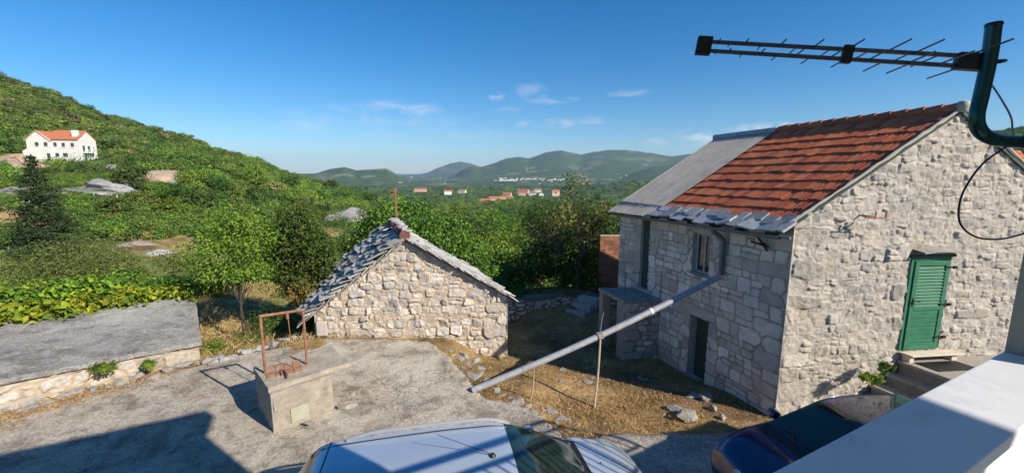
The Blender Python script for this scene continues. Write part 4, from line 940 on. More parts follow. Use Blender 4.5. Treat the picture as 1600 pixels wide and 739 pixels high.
def local(m_, name, mat, root, smooth=False, bevel=0):
    o = m_.build(name, mat, None, smooth, bevel); o.parent = root; return o
PAINT1 = plain('silver_blue_paint', (.46, .53, .62), .24, .35, .03, 2, coat=.7)
PAINT2 = plain('navy_paint', (.004, .013, .085), .2, .1, .05, 2, coat=.9)
CARGLASS = plain('green_tinted_car_glass', (.014, .028, .022), .035, 0, .1, 3, spec=.8)
CHROME = plain('chrome', (.75, .76, .78), .15, 1, .05, 3)
RAILM = plain('roof_rail_metal', (.62, .64, .66), .3, .6, .08, 8)
LAMPG = plain('headlight_glass', (.55, .58, .60), .08, .3, .1, 5, coat=.5)
RIMM = plain('alloy_rim', (.42, .43, .45), .35, .8, .08, 8)
def wheel(root, x, y, r=.305, wd=.19):
    t = MB(); sg = 1 if y > 0 else -1
    t.lathe([(r * .62, -wd / 2), (r * .9, -wd / 2), (r, -wd * .32), (r, wd * .32), (r * .9, wd / 2), (r * .62, wd / 2), (r * .62, -wd / 2)], (x, y, r), (0, 1, 0), 28); wo = local(t, 'wheel', RUBBER, root, True)
    q_ = MB(); q_.lathe([(0, .0), (.05, .01), (.06, .0), (r * .62, .0)], (x, y + sg * wd * .40, r), (0, sg, 0), 24)
    for k in range(5):
        a = 2 * pi * k / 5; c, s_ = cos(a), sin(a); q_.tube([(x + c * .04, y + sg * wd * .43, r + s_ * .04), (x + c * r * .6, y + sg * wd * .46, r + s_ * r * .6)], [.03, .02], 6)
    local(q_, 'rim', RIMM, wo, True)
def prof(w, sill, zb, rs, ri, zc, wl=None):
    return [(w * .90, sill), (w * 1.0, sill + (zb - sill) * .45), (w * .965, zb), rs, ri, (0, zc)]
# --- silver estate car (front towards +x)
ang1 = radians(11.5); a1_ = np.array([cos(ang1), sin(ang1)]); b1_ = np.array([-sin(ang1), cos(ang1)])
RF = atz(792, 657, 1.42)[:2]         # far front corner of the roof
org = RF - b1_ * .575
car1 = empty('parked_car', (org[0], org[1], -.06), 'silver-blue estate car with roof rails parked under the terrace', 'car', rz=ang1)
st1 = [(-2.78, prof(.70, .34, .62, (.62, .66), (.5, .68), .69)), (-2.74, prof(.80, .28, .86, (.70, .90), (.58, .92), .93)), (-2.62, prof(.845, .26, .94, (.70, 1.04), (.60, 1.07), 1.08)), (-2.42, prof(.86, .24, .95, (.66, 1.28), (.57, 1.335), 1.35)), (-2.24, prof(.865, .24, .955, (.635, 1.385), (.55, 1.44), 1.465)),
       (-1.9, prof(.87, .23, .955, (.625, 1.415), (.545, 1.465), 1.50)), (-1.1, prof(.875, .22, .95, (.62, 1.435), (.54, 1.485), 1.525)), (-.5, prof(.875, .22, .945, (.615, 1.43), (.535, 1.48), 1.515)), (-.05, prof(.875, .22, .94, (.60, 1.39), (.525, 1.445), 1.48)),
       (.34, prof(.875, .22, .935, (.635, 1.24), (.55, 1.29), 1.325)), (.78, prof(.875, .22, .925, (.70, 1.02), (.60, 1.065), 1.10)), (.96, prof(.872, .22, .91, (.735, .945), (.62, .985), 1.015)), (1.15, prof(.865, .22, .88, (.72, .915), (.60, .945), .965)), (1.5, prof(.84, .22, .80, (.66, .85), (.54, .875), .895)), (1.72, prof(.79, .22, .71, (.58, .755), (.47, .775), .79)), (1.86, prof(.70, .24, .58, (.50, .62), (.40, .635), .64)), (1.92, prof(.58, .28, .46, (.42, .49), (.33, .50), .505))]
def z1(x, j, c, sd):
    if 3.25 < j and -.06 < x < .90: return 'windshield'
    if 3.0 < j and -2.68 < x < -2.36: return 'rear_window' if j > 3.35 else 'body'
    if 2.15 < j < 2.95:
        if -2.3 < x < -1.42: return 'side_window.%d' % (sd + 1)
        if -1.34 < x < -.52: return 'side_window.%d' % (sd + 4)
        if -.44 < x < .48: return 'side_window.%d' % (sd + 7)
        if -2.4 < x < .55: return 'pillar_trim.%d' % (sd * 10 + int(np.digitize(x, [-2.3, -1.38, -.48, .48])))
    if 3.0 < j < 5 and .90 < x < .98: return 'hood_gap'
    return 'body'
_, full1 = car_shell(st1, car1, PAINT1, CARGLASS, BLACK, z1)
for (x, y) in ((-1.92, .76), (-1.92, -.76), (1.02, .76), (1.02, -.76)): wheel(car1, x, y)
def along(full, xs, y_abs, dz=0):
    out = []
    for x in xs:
        k = np.argmin(np.abs(full[:, full.shape[1] // 2, 0] - x)); row = full[k]; h = row[: row.shape[0] // 2 + 1]; m_ = np.argmin(np.abs(h[:, 1] - abs(y_abs)) + (h[:, 2] < .7) * 9); out.append((x, y_abs, h[m_, 2] + dz))
    return out
for sg in (1, -1):
    m_ = MB(); xs_ = np.linspace(-2.02, .0, 14); pts = along(full1, xs_, sg * .575, .02)
    hh = [0, .03, .048] + [.05] * 8 + [.048, .03, 0]; m_.tube(smooth_path([(p[0], p[1], p[2] + h) for p, h in zip(pts, hh)], 3), .022, 8); local(m_, 'roof_rail', RAILM, car1, True)
    m_ = MB(); m_.tube(smooth_path(along(full1, np.linspace(-2.3, -.06, 12), sg * .515, .003), 3), .010, 6); local(m_, 'roof_seam', BLACK, car1, True)
m_ = MB(); k = np.argmin(np.abs(full1[:, full1.shape[1] // 2, 0] + 2.22)); m_.tube([tuple(q_ + np.array([0, 0, .002])) for q_ in full1[k] if q_[2] > 1.35], .008, 6); local(m_, 'tailgate_seam', BLACK, car1, True)
m_ = MB(); bx = (-.30, -.10); zb_ = along(full1, [bx[0]], bx[1])[0][2]; m_.lathe([(.045, -.01), (.038, .012), (.015, .035), (0, .04)], (bx[0], bx[1], zb_), (0, 0, 1), 14); m_.tube([(bx[0], bx[1], zb_ + .02), (bx[0] - .62, bx[1] + .12, zb_ + .27)], [.006, .003], 6); local(m_, 'aerial', BLACK, car1, True)
for sg in (1, -1):
    m_ = MB(); m_.lathe([(0, -.11), (.075, -.08), (.095, 0), (.08, .07), (0, .10)], (.40, sg * .98, .98), (0, 1, 0), 12); local(m_, 'wing_mirror', PAINT1, car1, True)
    m_ = MB(); m_.hexa([(1.55, sg * .62, .62), (1.82, sg * .45, .56), (1.79, sg * .70, .56), (1.6, sg * .82, .62), (1.50, sg * .60, .78), (1.76, sg * .45, .70), (1.74, sg * .68, .69), (1.52, sg * .80, .75)]); local(m_, 'headlight', LAMPG, car1, True, .03)
    for x0 in (-.45, -1.38):
        m_ = MB(); m_.tube([(x0 - .02, sg * .895, .82), (x0 - .18, sg * .90, .82)], .014, 6); local(m_, 'door_handle', PAINT1, car1, True)
for y0, y1 in ((.50, -.05), (-.08, -.60)):
    m_ = MB(); m_.tube([(.80, y0, 1.035), (.62, (y0 + y1) / 2, 1.135), (.66, y1, 1.125)], .010, 6); local(m_, 'wiper', BLACK, car1, True)
m_ = MB(); m_.abox((-2.5, -.80, .16), (1.75, .80, .42)); local(m_, 'underbody', BLACK, car1)
m_ = MB(); m_.abox((-2.825, -.25, .56), (-2.79, .25, .67)); local(m_, 'number_plate', WHITE, car1)
for y_ in (.18, -.22):
    m_ = MB(); m_.lathe([(0, 0), (.012, .002), (.012, .012), (0, .014)], (1.18, y_, .97), (0, 0, 1), 8); local(m_, 'washer_jet', BLACK, car1)
# --- navy hatchback (front towards -x in the picture)
ang2 = radians(187); nose = np.array([3.30, 5.50]); 
car2 = empty('parked_car', (nose[0], nose[1], -.36), 'dark navy blue hatchback parked beside the lit gable wall', 'car', rz=ang2)
st2 = [(-3.82, prof(.66, .34, .62, (.58, .66), (.46, .68), .69)), (-3.78, prof(.78, .28, .86, (.66, .90), (.54, .92), .93)), (-3.62, prof(.825, .24, .95, (.64, 1.12), (.54, 1.15), 1.17)), (-3.38, prof(.84, .24, .955, (.60, 1.36), (.52, 1.41), 1.435)), (-3.0, prof(.85, .22, .95, (.595, 1.43), (.52, 1.475), 1.50)), (-2.3, prof(.855, .22, .94, (.595, 1.45), (.515, 1.495), 1.525)), (-1.85, prof(.855, .22, .93, (.585, 1.42), (.51, 1.465), 1.495)),
       (-1.55, prof(.855, .22, .92, (.615, 1.29), (.535, 1.335), 1.365)), (-1.1, prof(.85, .22, .905, (.68, 1.06), (.60, 1.10), 1.13)), (-.85, prof(.845, .22, .88, (.72, .93), (.62, .965), .995)), (-.62, prof(.835, .22, .85, (.70, .90), (.58, .93), .95)), (-.30, prof(.79, .22, .76, (.64, .82), (.50, .85), .87)), (-.10, prof(.72, .24, .64, (.56, .70), (.42, .735), .76)), (-.01, prof(.62, .28, .50, (.46, .55), (.34, .58), .60)), (.03, prof(.52, .30, .42, (.38, .45), (.28, .46), .47))]
def z2(x, j, c, sd):
    if 3.3 < j and -1.86 < x < -.98: return 'windshield'
    if j > 3.35 and -3.66 < x < -3.34: return 'rear_window'
    if 2.15 < j < 2.95:
        if -3.2 < x < -2.42: return 'side_window.%d' % (sd + 4)
        if -2.34 < x < -1.25: return 'side_window.%d' % (sd + 7)
        if -3.3 < x < -1.2: return 'pillar_trim.%d' % (sd * 10 + int(np.digitize(x, [-3.2, -2.38, -1.25])))
    if 3.0 < j and -.98 < x < -.84: return 'hood_gap'
    return 'body'
car2.scale = (1, 1, .955)
_, full2 = car_shell(st2, car2, PAINT2, CARGLASS, BLACK, z2)
for (x, y) in ((-3.15, .74), (-3.15, -.74), (-.72, .74), (-.72, -.74)): wheel(car2, x, y, .295, .18)
m_ = MB(); m_.hexa([(-.02, -.50, .26), (.045, -.34, .26), (.045, .34, .26), (-.02, .50, .26), (-.10, -.52, .60), (.0, -.32, .57), (.0, .32, .57), (-.10, .52, .60)]); local(m_, 'grille', BLACK, car2, True, .03)
for sg in (1, -1):
    m_ = MB(); m_.hexa([(-.34, sg * .60, .60), (-.08, sg * .44, .58), (-.16, sg * .66, .56), (-.40, sg * .79, .60), (-.38, sg * .58, .78), (-.12, sg * .42, .70), (-.20, sg * .62, .69), (-.44, sg * .755, .745)]); local(m_, 'headlight', BLACK, car2, True, .03)
    m_ = MB(); m_.lathe([(0, -.11), (.07, -.08), (.09, 0), (.075, .07), (0, .10)], (-1.35, sg * .97, .98), (0, 1, 0), 12); local(m_, 'wing_mirror', PAINT2, car2, True)
m_ = MB(); ec = np.array([-.035, 0, .69]); en = np.array([.87, 0, .5]); eu = np.array([-.5, 0, .87]); ey = np.array([0, 1, 0])
def ell(rx, rz, cz=0, r=.005, n=26): m_.tube([tuple(ec + en * .028 + ey * (rx * cos(2 * pi * k / n)) + eu * (cz + rz * sin(2 * pi * k / n))) for k in range(n + 1)], r, 6)
ell(.072, .048, r=.007); ell(.022, .044, 0); ell(.050, .018, .022)
local(m_, 'emblem', CHROME, car2, True)
for y0, y1 in ((.52, -.02), (.0, -.52)):
    m_ = MB(); m_.tube([(-.92, y0, 1.03), (-1.08, (y0 + y1) / 2, 1.165), (-1.02, y1, 1.15)], .010, 6); local(m_, 'wiper', BLACK, car2, True)
m_ = MB(); m_.abox((-3.6, -.76, .16), (-.2, .76, .42)); local(m_, 'underbody', BLACK, car2)

# ------------------------------------------------------------------ the building the camera stands on
E_ = np.array([.8932, .4497]); NN = np.array([-.4497, .8932])
def bp(d, n, z): return np.array([E_[0] * d + NN[0] * n, E_[1] * d + NN[1] * n, z])
ours = empty('terrace_building', bp(0, 0, 0), 'white rendered building with a terrace parapet in the corner', 'building')
def bbox(name, lo, hi, mat, parent=None, bevel=0):
    m_ = MB(); m_.box((0, 0, 0), (E_[0], E_[1], 0), (NN[0], NN[1], 0), lo, hi); return m_.build(name, mat, parent or ours, bevel=bevel)
bbox('parapet_wall', (-6, .285, 3.05), (2.085, .42, 4.065), WHITE)
bbox('parapet_top', (-6.02, .264, 4.065), (2.085, .440, 4.10), PARAPET, bevel=.004)
bbox('pillar', (2.09, .20, 3.05), (2.86, .44, 6.37), BEIGE)
bbox('terrace_roof', (-9, -3.6, 6.37), (3.26, .44, 6.6), WHITE)
bbox('terrace_floor', (-9, -3.6, 2.85), (10.2, .44, 3.05), CONC)
bbox('front_wall', (-9, .15, -.6), (10.2, .40, 2.85), BEIGE)
bbox('rear_wall', (-9, -3.6, 3.05), (2.4, -3.35, 6.37), WHITE)
rg = MB(); bx_ = lambda lo, hi: rg.box((0, 0, 0), (E_[0], E_[1], 0), (NN[0], NN[1], 0), lo, hi)
bx_((2.87, .36, 4.17), (8.0, .42, 4.23)); bx_((2.87, .37, 3.94), (8.0, .41, 3.99)); bx_((2.87, .37, 3.14), (8.0, .41, 3.18))
for d in np.arange(2.95, 7.95, .155): bx_((d, .38, 3.18), (d + .02, .40, 3.94))
for d in (2.88, 5.5, 7.96): bx_((d, .37, 3.05), (d + .05, .41, 4.17))
rg.build('railing', IRON, ours)

# ------------------------------------------------------------------ aerial on its bent mast, cables
ant = empty('tv_antenna', pd(1530, 97, 1.40), 'black log-periodic television antenna on a bent mast', 'antenna')
mast = MB(); mp_ = [pd(1553, 38, 1.36), pd(1546, 90, 1.375), pd(1533, 150, 1.39), pd(1526, 183, 1.395), pd(1531, 204, 1.40), pd(1550, 217, 1.41), pd(1585, 222, 1.42), pd(1660, 222, 1.40), pd(1740, 224, 1.36)]
mast.tube(smooth_path(mp_, 8), .0205, 20); mo_ = mast.build('mast', MASTM, ant, True)
top = MB(); d_ = mp_[0] - mp_[1]; d_ /= np.linalg.norm(d_); top.lathe([(.0, .004), (.019, .004), (.022, .0), (.022, -.006)], mp_[0], d_, 20); top.build('cap', BLACK, mo_, True)
R_ = pd(1522, 97, 1.40); L_ = pd(1103, 72.5, 1.62); ax_ = (L_ - R_); AL = np.linalg.norm(ax_); ax_ /= AL
el_ = np.array([.217, 1.0, 0]); el_ -= ax_ * (el_ @ ax_); el_ /= np.linalg.norm(el_); upv = np.cross(el_, ax_); upv = upv if upv[2] > 0 else -upv
bm_ = MB(); hs = .0165
for sg in (1, -1): bm_.box(R_, ax_, el_, (-.0, -.006, sg * hs - .0065), (AL, .006, sg * hs + .0065), upv)
bm_.build('boom', ALU, ant, bevel=.0015)
m_ = MB(); m_.box(L_, ax_, el_, (-.02, -.017, -.033), (.035, .017, .033), upv); m_.build('end_cap', BLACK, ant, bevel=.004)
m_ = MB(); m_.box(R_ + ax_ * AL * .43, ax_, el_, (-.010, -.011, -.031), (.022, .011, .031), upv); m_.build('spacer', BLACK, ant, bevel=.003)
m_ = MB(); m_.box(R_, ax_, el_, (-.03, -.016, -.028), (.05, .016, .026), upv); m_.tube([R_ + ax_ * -.06 + np.array([.021 * cos(t), .021 * sin(t), .0]) + np.array([.0, 0, .004]) for t in np.linspace(0, 2 * pi, 16)], .004, 6); m_.build('mast_clamp', BLACK, ant, bevel=.003)
fr_x = [(.03, .185), (.115, .165), (.205, .15), (.215, .14), (.30, .14), (.36, .125), (.44, .115), (.50, .105), (.57, .093), (.63, .083), (.70, .073), (.77, .064), (.84, .055), (.90, .047), (.95, .04)]
for k, (t, hl_) in enumerate(fr_x):
    c = R_ + ax_ * AL * t; m_ = MB(); sg = 1 if k % 2 else -1
    m_.tube([c + upv * hs * sg, c + upv * hs * sg + el_ * hl_], .0028, 6); m_.build('element', ALU, ant); m_ = MB(); m_.tube([c - upv * hs * sg, c - upv * hs * sg - el_ * hl_], .0028, 6); m_.build('element', ALU, ant)
cx = MB(); cx.tube(smooth_path([pd(1600, 213, 1.38), pd(1562, 236, 1.36), pd(1530, 262, 1.35), pd(1503, 305, 1.35), pd(1499, 345, 1.36), pd(1520, 368, 1.37), pd(1555, 374, 1.38), pd(1600, 365, 1.39), pd(1680, 335, 1.36)], 10), .0030, 8)
co_ = cx.build('coax_cable', BLACK, smooth=True); tag(co_, 'black coaxial cable hanging in a loop below the bent antenna mast', 'cable')
cx = MB(); cx.tube(smooth_path([pd(1549, 132, 1.42), pd(1566, 158, 1.43), pd(1580, 185, 1.44), pd(1588, 222, 1.44), pd(1640, 290, 1.42)], 8), .0027, 8)
co_ = cx.build('grey_cable', GALV, smooth=True); tag(co_, 'short grey cable running down behind the bent antenna mast', 'cable')

# neighbour's house seen past the right edge of the gable
nb = empty('neighbour_house', (15.5, 14, -.5), 'house with an orange tiled roof behind the lit gable', 'house')
m_ = MB(); m_.abox((13.5, 13.2, -.6), (22, 20, 3.6)); m_.build('wall', BEIGE, nb)
npl = Plane4((13.2, 12.9, 3.5), (22.4, 12.9, 3.5), (13.2, 16.6, 5.5), (22.4, 16.6, 5.5)); npr = Plane4((13.2, 20.3, 3.5), (22.4, 20.3, 3.5), (13.2, 16.6, 5.5), (22.4, 16.6, 5.5))
m_ = MB()
for pl in (npl, npr): m_.hexa([pl.P(0, 0, -.06), pl.P(1, 0, -.06), pl.P(1, 1, -.06), pl.P(0, 1, -.06), pl.P(0, 0, 0), pl.P(1, 0, 0), pl.P(1, 1, 0), pl.P(0, 1, 0)])
m_.prism([(13.55, 13.2, 3.55), (13.55, 20, 3.55), (13.55, 16.6, 5.43)], (8.4, 0, 0))
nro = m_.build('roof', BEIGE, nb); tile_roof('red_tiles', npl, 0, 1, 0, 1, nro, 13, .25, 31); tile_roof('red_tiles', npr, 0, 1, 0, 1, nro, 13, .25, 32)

# ------------------------------------------------------------------ rocks
def rock_mesh(size, seed, sub=4, tone=(.40, .385, .36)):
    bm = bmesh.new(); bmesh.ops.create_icosphere(bm, subdivisions=sub, radius=1); rng = random.Random(seed); off = Vector((rng.uniform(-50, 50), rng.uniform(-50, 50), rng.uniform(-50, 50)))
    cuts = [(Vector((rng.gauss(0, 1), rng.gauss(0, 1), rng.gauss(0, 1) * .8)).normalized(), rng.uniform(.42, .78)) for _ in range(12)]
    for v in bm.verts:
        p = v.co.copy()
        for n, d in cuts:
            k = p.dot(n) - d
            if k > 0: p -= n * k * .93
        p *= 1 + .26 * mnoise.noise(p * 1.7 + off) + .09 * mnoise.noise(p * 6 + off); v.co = Vector((p.x * size[0], p.y * size[1], p.z * size[2]))
    me = bpy.data.meshes.new('rock'); bm.to_mesh(me); bm.free(); n = len(me.vertices); co = np.empty(n * 3); me.vertices.foreach_get('co', co); co = co.reshape(-1, 3)
    g = 1 + .25 * fbm(co[:, 0] * 3 / max(size) + seed, co[:, 1] * 3 / max(size) + co[:, 2] * 2 / max(size), 4, seed); a = me.color_attributes.new('Col', 'FLOAT_COLOR', 'POINT'); c = np.ones((n, 4), np.float32); c[:, :3] = np.array(tone) * .70 * g[:, None]; a.data.foreach_set('color', c.ravel())
    return me
def rock(P, size, label, group=None, seed=1, rz=0, tone=(.42, .40, .37), name='rock', cat='rock', sub=4):
    o = link(name, rock_mesh(size, seed, sub, tone), ROCK, None, False); o.location = tuple(float(v) for v in P); o.rotation_euler = (0, 0, rz); return tag(o, label, cat, group)
def gpx(px, py, dz=0, z=-.5):
    for _ in range(14):
        g = atz(px, py, z); z2_ = float(terrain_h(g[0], g[1])); z = z + .7 * (z2_ - z)
    g[2] += dz; return g
rock(gpx(1075, 655, .06), (.33, .22, .14), 'big pale flat boulder lying on dry grass by the house corner', seed=3, rz=.2, tone=(.50, .46, .40))
rock(gpx(1056, 641, .04), (.26, .16, .07), 'grey flat stone leaning behind the big pale boulder', seed=4, rz=-.2)
rock(gpx(1105, 622, .05), (.26, .17, .12), 'bluish shaded stone against the foot of the facade', seed=5, rz=.4)
rock(gpx(1085, 620, .03), (.24, .14, .07), 'low shaded slab left of the stone at the facade foot', seed=6, rz=.1)
rock(gpx(1113, 640, .04), (.10, .13, .09), 'small pale stone standing upright near the house corner', seed=7, rz=.1, tone=(.5, .47, .42))
rock(gpx(1128, 655, .04), (.12, .09, .06), 'small sunlit stone nearest the corner of the stone house', seed=8, rz=.9, tone=(.5, .47, .42))
rock(gpx(1020, 553, .04), (.16, .13, .10), 'rounded shaded stone beside the porch pier', seed=9, tone=(.36, .36, .37))
rock(atz(541, 634, -.02), (.24, .12, .07), 'pale flat stone lying right of the well block', seed=10, rz=.6, tone=(.50, .45, .37))
rock(atz(480, 660, .0), (.10, .08, .06), 'small stone at the foot of the well block', seed=11, tone=(.46, .42, .35))
def hit(px, py, Y0=12, Y1=900):
    ys_ = np.exp(np.linspace(np.log(Y0), np.log(Y1), 900)); r_ = ray(px, py); P = r_[None] * (ys_ / r_[1])[:, None] + CAM; h = terrain_h(P[:, 0], P[:, 1]); i = np.where(h > P[:, 2])[0]
    k = i[0] if len(i) else len(ys_) - 1; print('hit', px, py, round(ys_[k], 1)); return np.array([P[k, 0], P[k, 1], h[k]])
rng = random.Random(4); NREP = 0
EDGE = [(706, 548), (716, 561), (727, 575), (738, 588), (748, 585), (735, 570), (722, 552), (760, 596), (795, 622), (812, 628), (822, 634), (836, 632), (848, 641), (858, 646), (870, 652), (882, 655), (893, 658), (800, 632), (830, 645), (868, 661), (905, 664), (775, 612), (784, 618), (742, 562), (752, 575)]
for k, (x, y) in enumerate(EDGE):
    s_ = rng.uniform(.07, .19); rock(gpx(x + rng.uniform(-3, 3), y + rng.uniform(-2, 2), -.01), (s_ * rng.uniform(1, 1.9), s_, s_ * rng.uniform(.4, .6)), 'rough pale stone in the crumbling edge between concrete and dry grass', 'stones along the crumbling concrete edge', 40 + k, rng.uniform(0, 6), (.45, .42, .38), 'edge_stone', 'stone', 3)
for k in range(16):
    x = 322 + k * 10.5; y = 566 - k * 3.0 + rng.uniform(-3, 3); s_ = rng.uniform(.06, .15); rock(atz(x, y, -.02), (s_ * rng.uniform(1, 1.7), s_, s_ * .7), 'pale stone in the row bordering the courtyard behind the well', 'stones bordering the courtyard', 80 + k, rng.uniform(0, 6), (.48, .46, .43), 'border_stone', 'stone', 3)
for k in range(13):
    x = 30 + k * 23; y = 640 - k * 5.8 + rng.uniform(-7, 3); s_ = rng.uniform(.08, .2); rock(atz(x, y, -.03), (s_ * rng.uniform(1, 1.7), s_ * .8, s_ * .6), 'grey stone lying along the foot of the long cistern wall', 'stones along the cistern wall', 110 + k, rng.uniform(0, 6), (.45, .42, .38), 'wall_stone', 'stone', 3)
for k in range(14):
    x = rng.uniform(790, 1010); y = rng.uniform(545, 600); s_ = rng.uniform(.05, .12); rock(gpx(x, y, .01), (s_ * 1.5, s_, s_ * .5), 'small half buried stone in the shaded yard', 'half buried stones in the yard', 140 + k, rng.uniform(0, 6), (.40, .385, .36), 'yard_stone', 'stone', 3)
# outcrops on the hillside
for k, (px, py, Y, sx, sz, tone, lab) in enumerate(((165, 296, 52, 5.2, 1.3, (.42, .41, .40), 'long grey limestone slab below the white house'), (25, 300, 50, 3.6, 1.0, (.42, .41, .40), 'grey rock slab left of the dark conifer'),
        (15, 262, 78, 7, 3.0, (.62, .46, .34), 'orange-white cut rock face left below the white house'), (75, 264, 80, 6, 1.8, (.62, .44, .31), 'small orange rock face directly below the white house'), (235, 278, 70, 7.5, 1.8, (.60, .44, .31), 'orange-white rock bank right of the white house'), (180, 263, 76, 3, 1.0, (.44, .42, .40), 'grey boulder beside the bush right of the white house'),
        (213, 383, 28, 1.5, .4, (.40, .33, .28), 'reddish stony heap in the field behind the cistern'), (243, 397, 25, 1.0, .4, (.47, .46, .44), 'pale stone heap at the edge of the tan field'), (318, 356, 33, 1.1, .6, (.50, .48, .45), 'white boulder among bushes left of the young tree'), (190, 290, 55, 1.2, .8, (.6, .58, .55), 'white rock on the right end of the grey slab'),
        (535, 343, 34, 3.6, 1.5, (.36, .35, .335), 'grey rubble heap beyond the hut roof'), (270, 288, 66, 2.2, .6, (.46, .42, .38), 'low rock ledge above the vineyard posts'), (118, 305, 50, 3.0, .5, (.50, .48, .45), 'low pale ledge under the left end of the grey slab'), (60, 318, 46, 2.2, .45, (.52, .49, .44), 'thin pale terrace edge just left of the conifer trunk'), (255, 322, 44, 1.8, .4, (.52, .49, .45), 'pale terrace edge at the right end of the posts'), (205, 372, 30, 1.3, .3, (.48, .45, .40), 'flat stony patch left of the tan field'), (290, 305, 60, 1.6, .7, (.52, .49, .45), 'pale rock showing between bushes right of the posts'), (430, 262, 200, 3, 1.6, (.52, .5, .46), 'tiny pale rock high on the wooded slope'))):
    g = hit(px, py); sc_ = g[1] / Y; z = g[2]; sx *= sc_; sz *= sc_
    rock((g[0], g[1], z - sz * .15), (sx, sx * .5, sz), lab, None, 200 + k, .1 * k, tone, 'rock_outcrop' if k != 10 else 'rubble_heap', 'rock', 5)
FRAMEPOST = plain('post_wood', (.55, .52, .46), .85)
for k in range(8):
    g = hit(150 + k * 10.5 + 5 * ((k * 3) % 4), 311 + 2.5 * ((k * 5) % 4)); z = g[2]; m_ = MB(); m_.tube([(0, 0, -.3), (.12 * ((k * 7) % 5 - 2), 0, .75 + .09 * ((k * 5) % 4))], .035, 6); o = m_.build('vineyard_post', FRAMEPOST); o.location = (g[0], g[1], min(z, g[2])); tag(o, 'pale post in the vineyard row below the grey rock slab', 'post', 'vineyard posts')

# ------------------------------------------------------------------ foliage
def leaf_quads(c, size, rng, up=.5, aspect=.5, sv=.35, out=None):
    n = len(c); nr = rng.normal(0, 1, (n, 3)) * (.75 if out is not None else 1) + (0 if out is None else out * .8); nr[:, 2] = np.where(nr[:, 2] < 0, -nr[:, 2] * .5, nr[:, 2]) * (1 + up * .5) + up * .4
    nr /= np.linalg.norm(nr, axis=1, keepdims=True); t = rng.normal(0, 1, (n, 3)); t -= nr * (t * nr).sum(1, keepdims=True); t /= np.linalg.norm(t, axis=1, keepdims=True); b = np.cross(nr, t)
    L = size * rng.uniform(1 - sv, 1 + sv, (n, 1)); W = L * aspect; fold = nr * L * .10
    V = np.stack([c - t * L * .5, c + b * W * .5 + fold - t * L * .04, c + t * L * .5, c - b * W * .5 + fold - t * L * .04], 1).reshape(-1, 3)
    return V, np.arange(n * 4).reshape(n, 4)
def crown_pts(blobs, n, rng, clump=.22, per=26, shell=.45):
    """leaf positions in clumps spread through ellipsoids (x,y,z,rx,ry,rz); gaps stay between clumps"""
    B = np.array(blobs, float); vol = (B[:, 3] * B[:, 4] * B[:, 5]) ** .72; nc = max(6, n // per); which = rng.choice(len(B), nc, p=vol / vol.sum())
    d = rng.normal(0, 1, (nc, 3)); d /= np.linalg.norm(d, axis=1, keepdims=True); r = rng.uniform(shell ** 3, 1, (nc, 1)) ** (1 / 3) * rng.uniform(.86, 1.12, (nc, 1)); b = B[which]
    cc = b[:, :3] + d * r * b[:, 3:]; sz = (b[:, 3] * b[:, 4] * b[:, 5]) ** (1 / 3) * clump * rng.uniform(.6, 1.4, nc)
    i = rng.integers(0, nc, n); off = rng.normal(0, 1, (n, 3)) * np.array([1, 1, .7]); p = cc[i] + off * sz[i][:, None]; od = d[i] + off * .6; od /= np.linalg.norm(od, axis=1, keepdims=True); return p, i, nc, od
def leaf_cols(ci, nc, pal, rng, per_leaf=.18, per_clump=.22):
    pal = np.array(pal); cc = pal[rng.integers(0, len(pal), nc)] * rng.uniform(1 - per_clump, 1 + per_clump, (nc, 1)); c = cc[ci] * rng.uniform(1 - per_leaf, 1 + per_leaf, (len(ci), 1)); return np.repeat(np.clip(c, .004, 1), 4, 0)
def crown(name, blobs, n, size, pal, seed, parent, mat=None, up=.5, aspect=.5, clump=.22, per=26, shell=.45):
    rng = np.random.default_rng(seed); p, ci, nc, od = crown_pts(blobs, n, rng, clump, per, shell); V, Fc = leaf_quads(p, size, rng, up, aspect, out=od)
    o = link(name, mesh_np(V, Fc, leaf_cols(ci, nc, pal, rng)), mat or LEAF, None, False); return place(o, parent) if parent else o
def limbs(name, base, blobs, r, mat, parent, seed, trunks=1, n=2):
    rng = random.Random(seed); m_ = MB(); base = np.array(base, float); B = np.array(blobs, float); ctr = B[:, :3].mean(0)
    for t in range(trunks):
        o_ = np.array([rng.uniform(-.12, .12) * (trunks > 1), rng.uniform(-.1, .1) * (trunks > 1), -.15]); fork = base + (ctr - base) * .55 + np.array([rng.uniform(-.15, .15), rng.uniform(-.15, .15), 0])
        mid = base + (fork - base) * .5 + np.array([rng.uniform(-.12, .12), rng.uniform(-.12, .12), 0]); pts = smooth_path([base + o_, mid + o_ * .6, fork], 5); m_.tube(pts, list(np.linspace(r, r * .6, len(pts))), 8)
        for b in B:
            for k in range(n):
                e = b[:3] + np.array([rng.uniform(-.6, .6) * b[3], rng.uniform(-.6, .6) * b[4], rng.uniform(-.3, .7) * b[5]]); s_ = base + (fork - base) * rng.uniform(.6, 1); q_ = smooth_path([s_, (s_ + e) / 2 + np.array([0, 0, rng.uniform(-.1, .2)]), e], 4); m_.tube(q_, list(np.linspace(r * .45, r * .08, len(q_))), 5)
    return m_.build(name, mat, parent, True)
def pxblob(px, py, Y, rx, rz, ry=None):
    """crown lobe centred where the picture shows it, radii in metres"""
    g = atY(px, py, Y); return (g[0], g[1], g[2], rx, ry or rx, rz)
G_BRIGHT = [(.17, .27, .028), (.14, .24, .026), (.22, .31, .035), (.11, .19, .024)]
G_MID = [(.105, .19, .026), (.09, .165, .024), (.14, .22, .03), (.07, .135, .02)]
G_DARK = [(.065, .115, .02), (.085, .14, .024), (.05, .095, .018), (.11, .17, .03)]
G_OLIVE = [(.155, .20, .042), (.125, .175, .036), (.19, .23, .055), (.095, .14, .03)]
G_YEL = [(.34, .43, .03), (.27, .38, .028), (.46, .48, .035), (.21, .33, .026), (.17, .28, .025)]
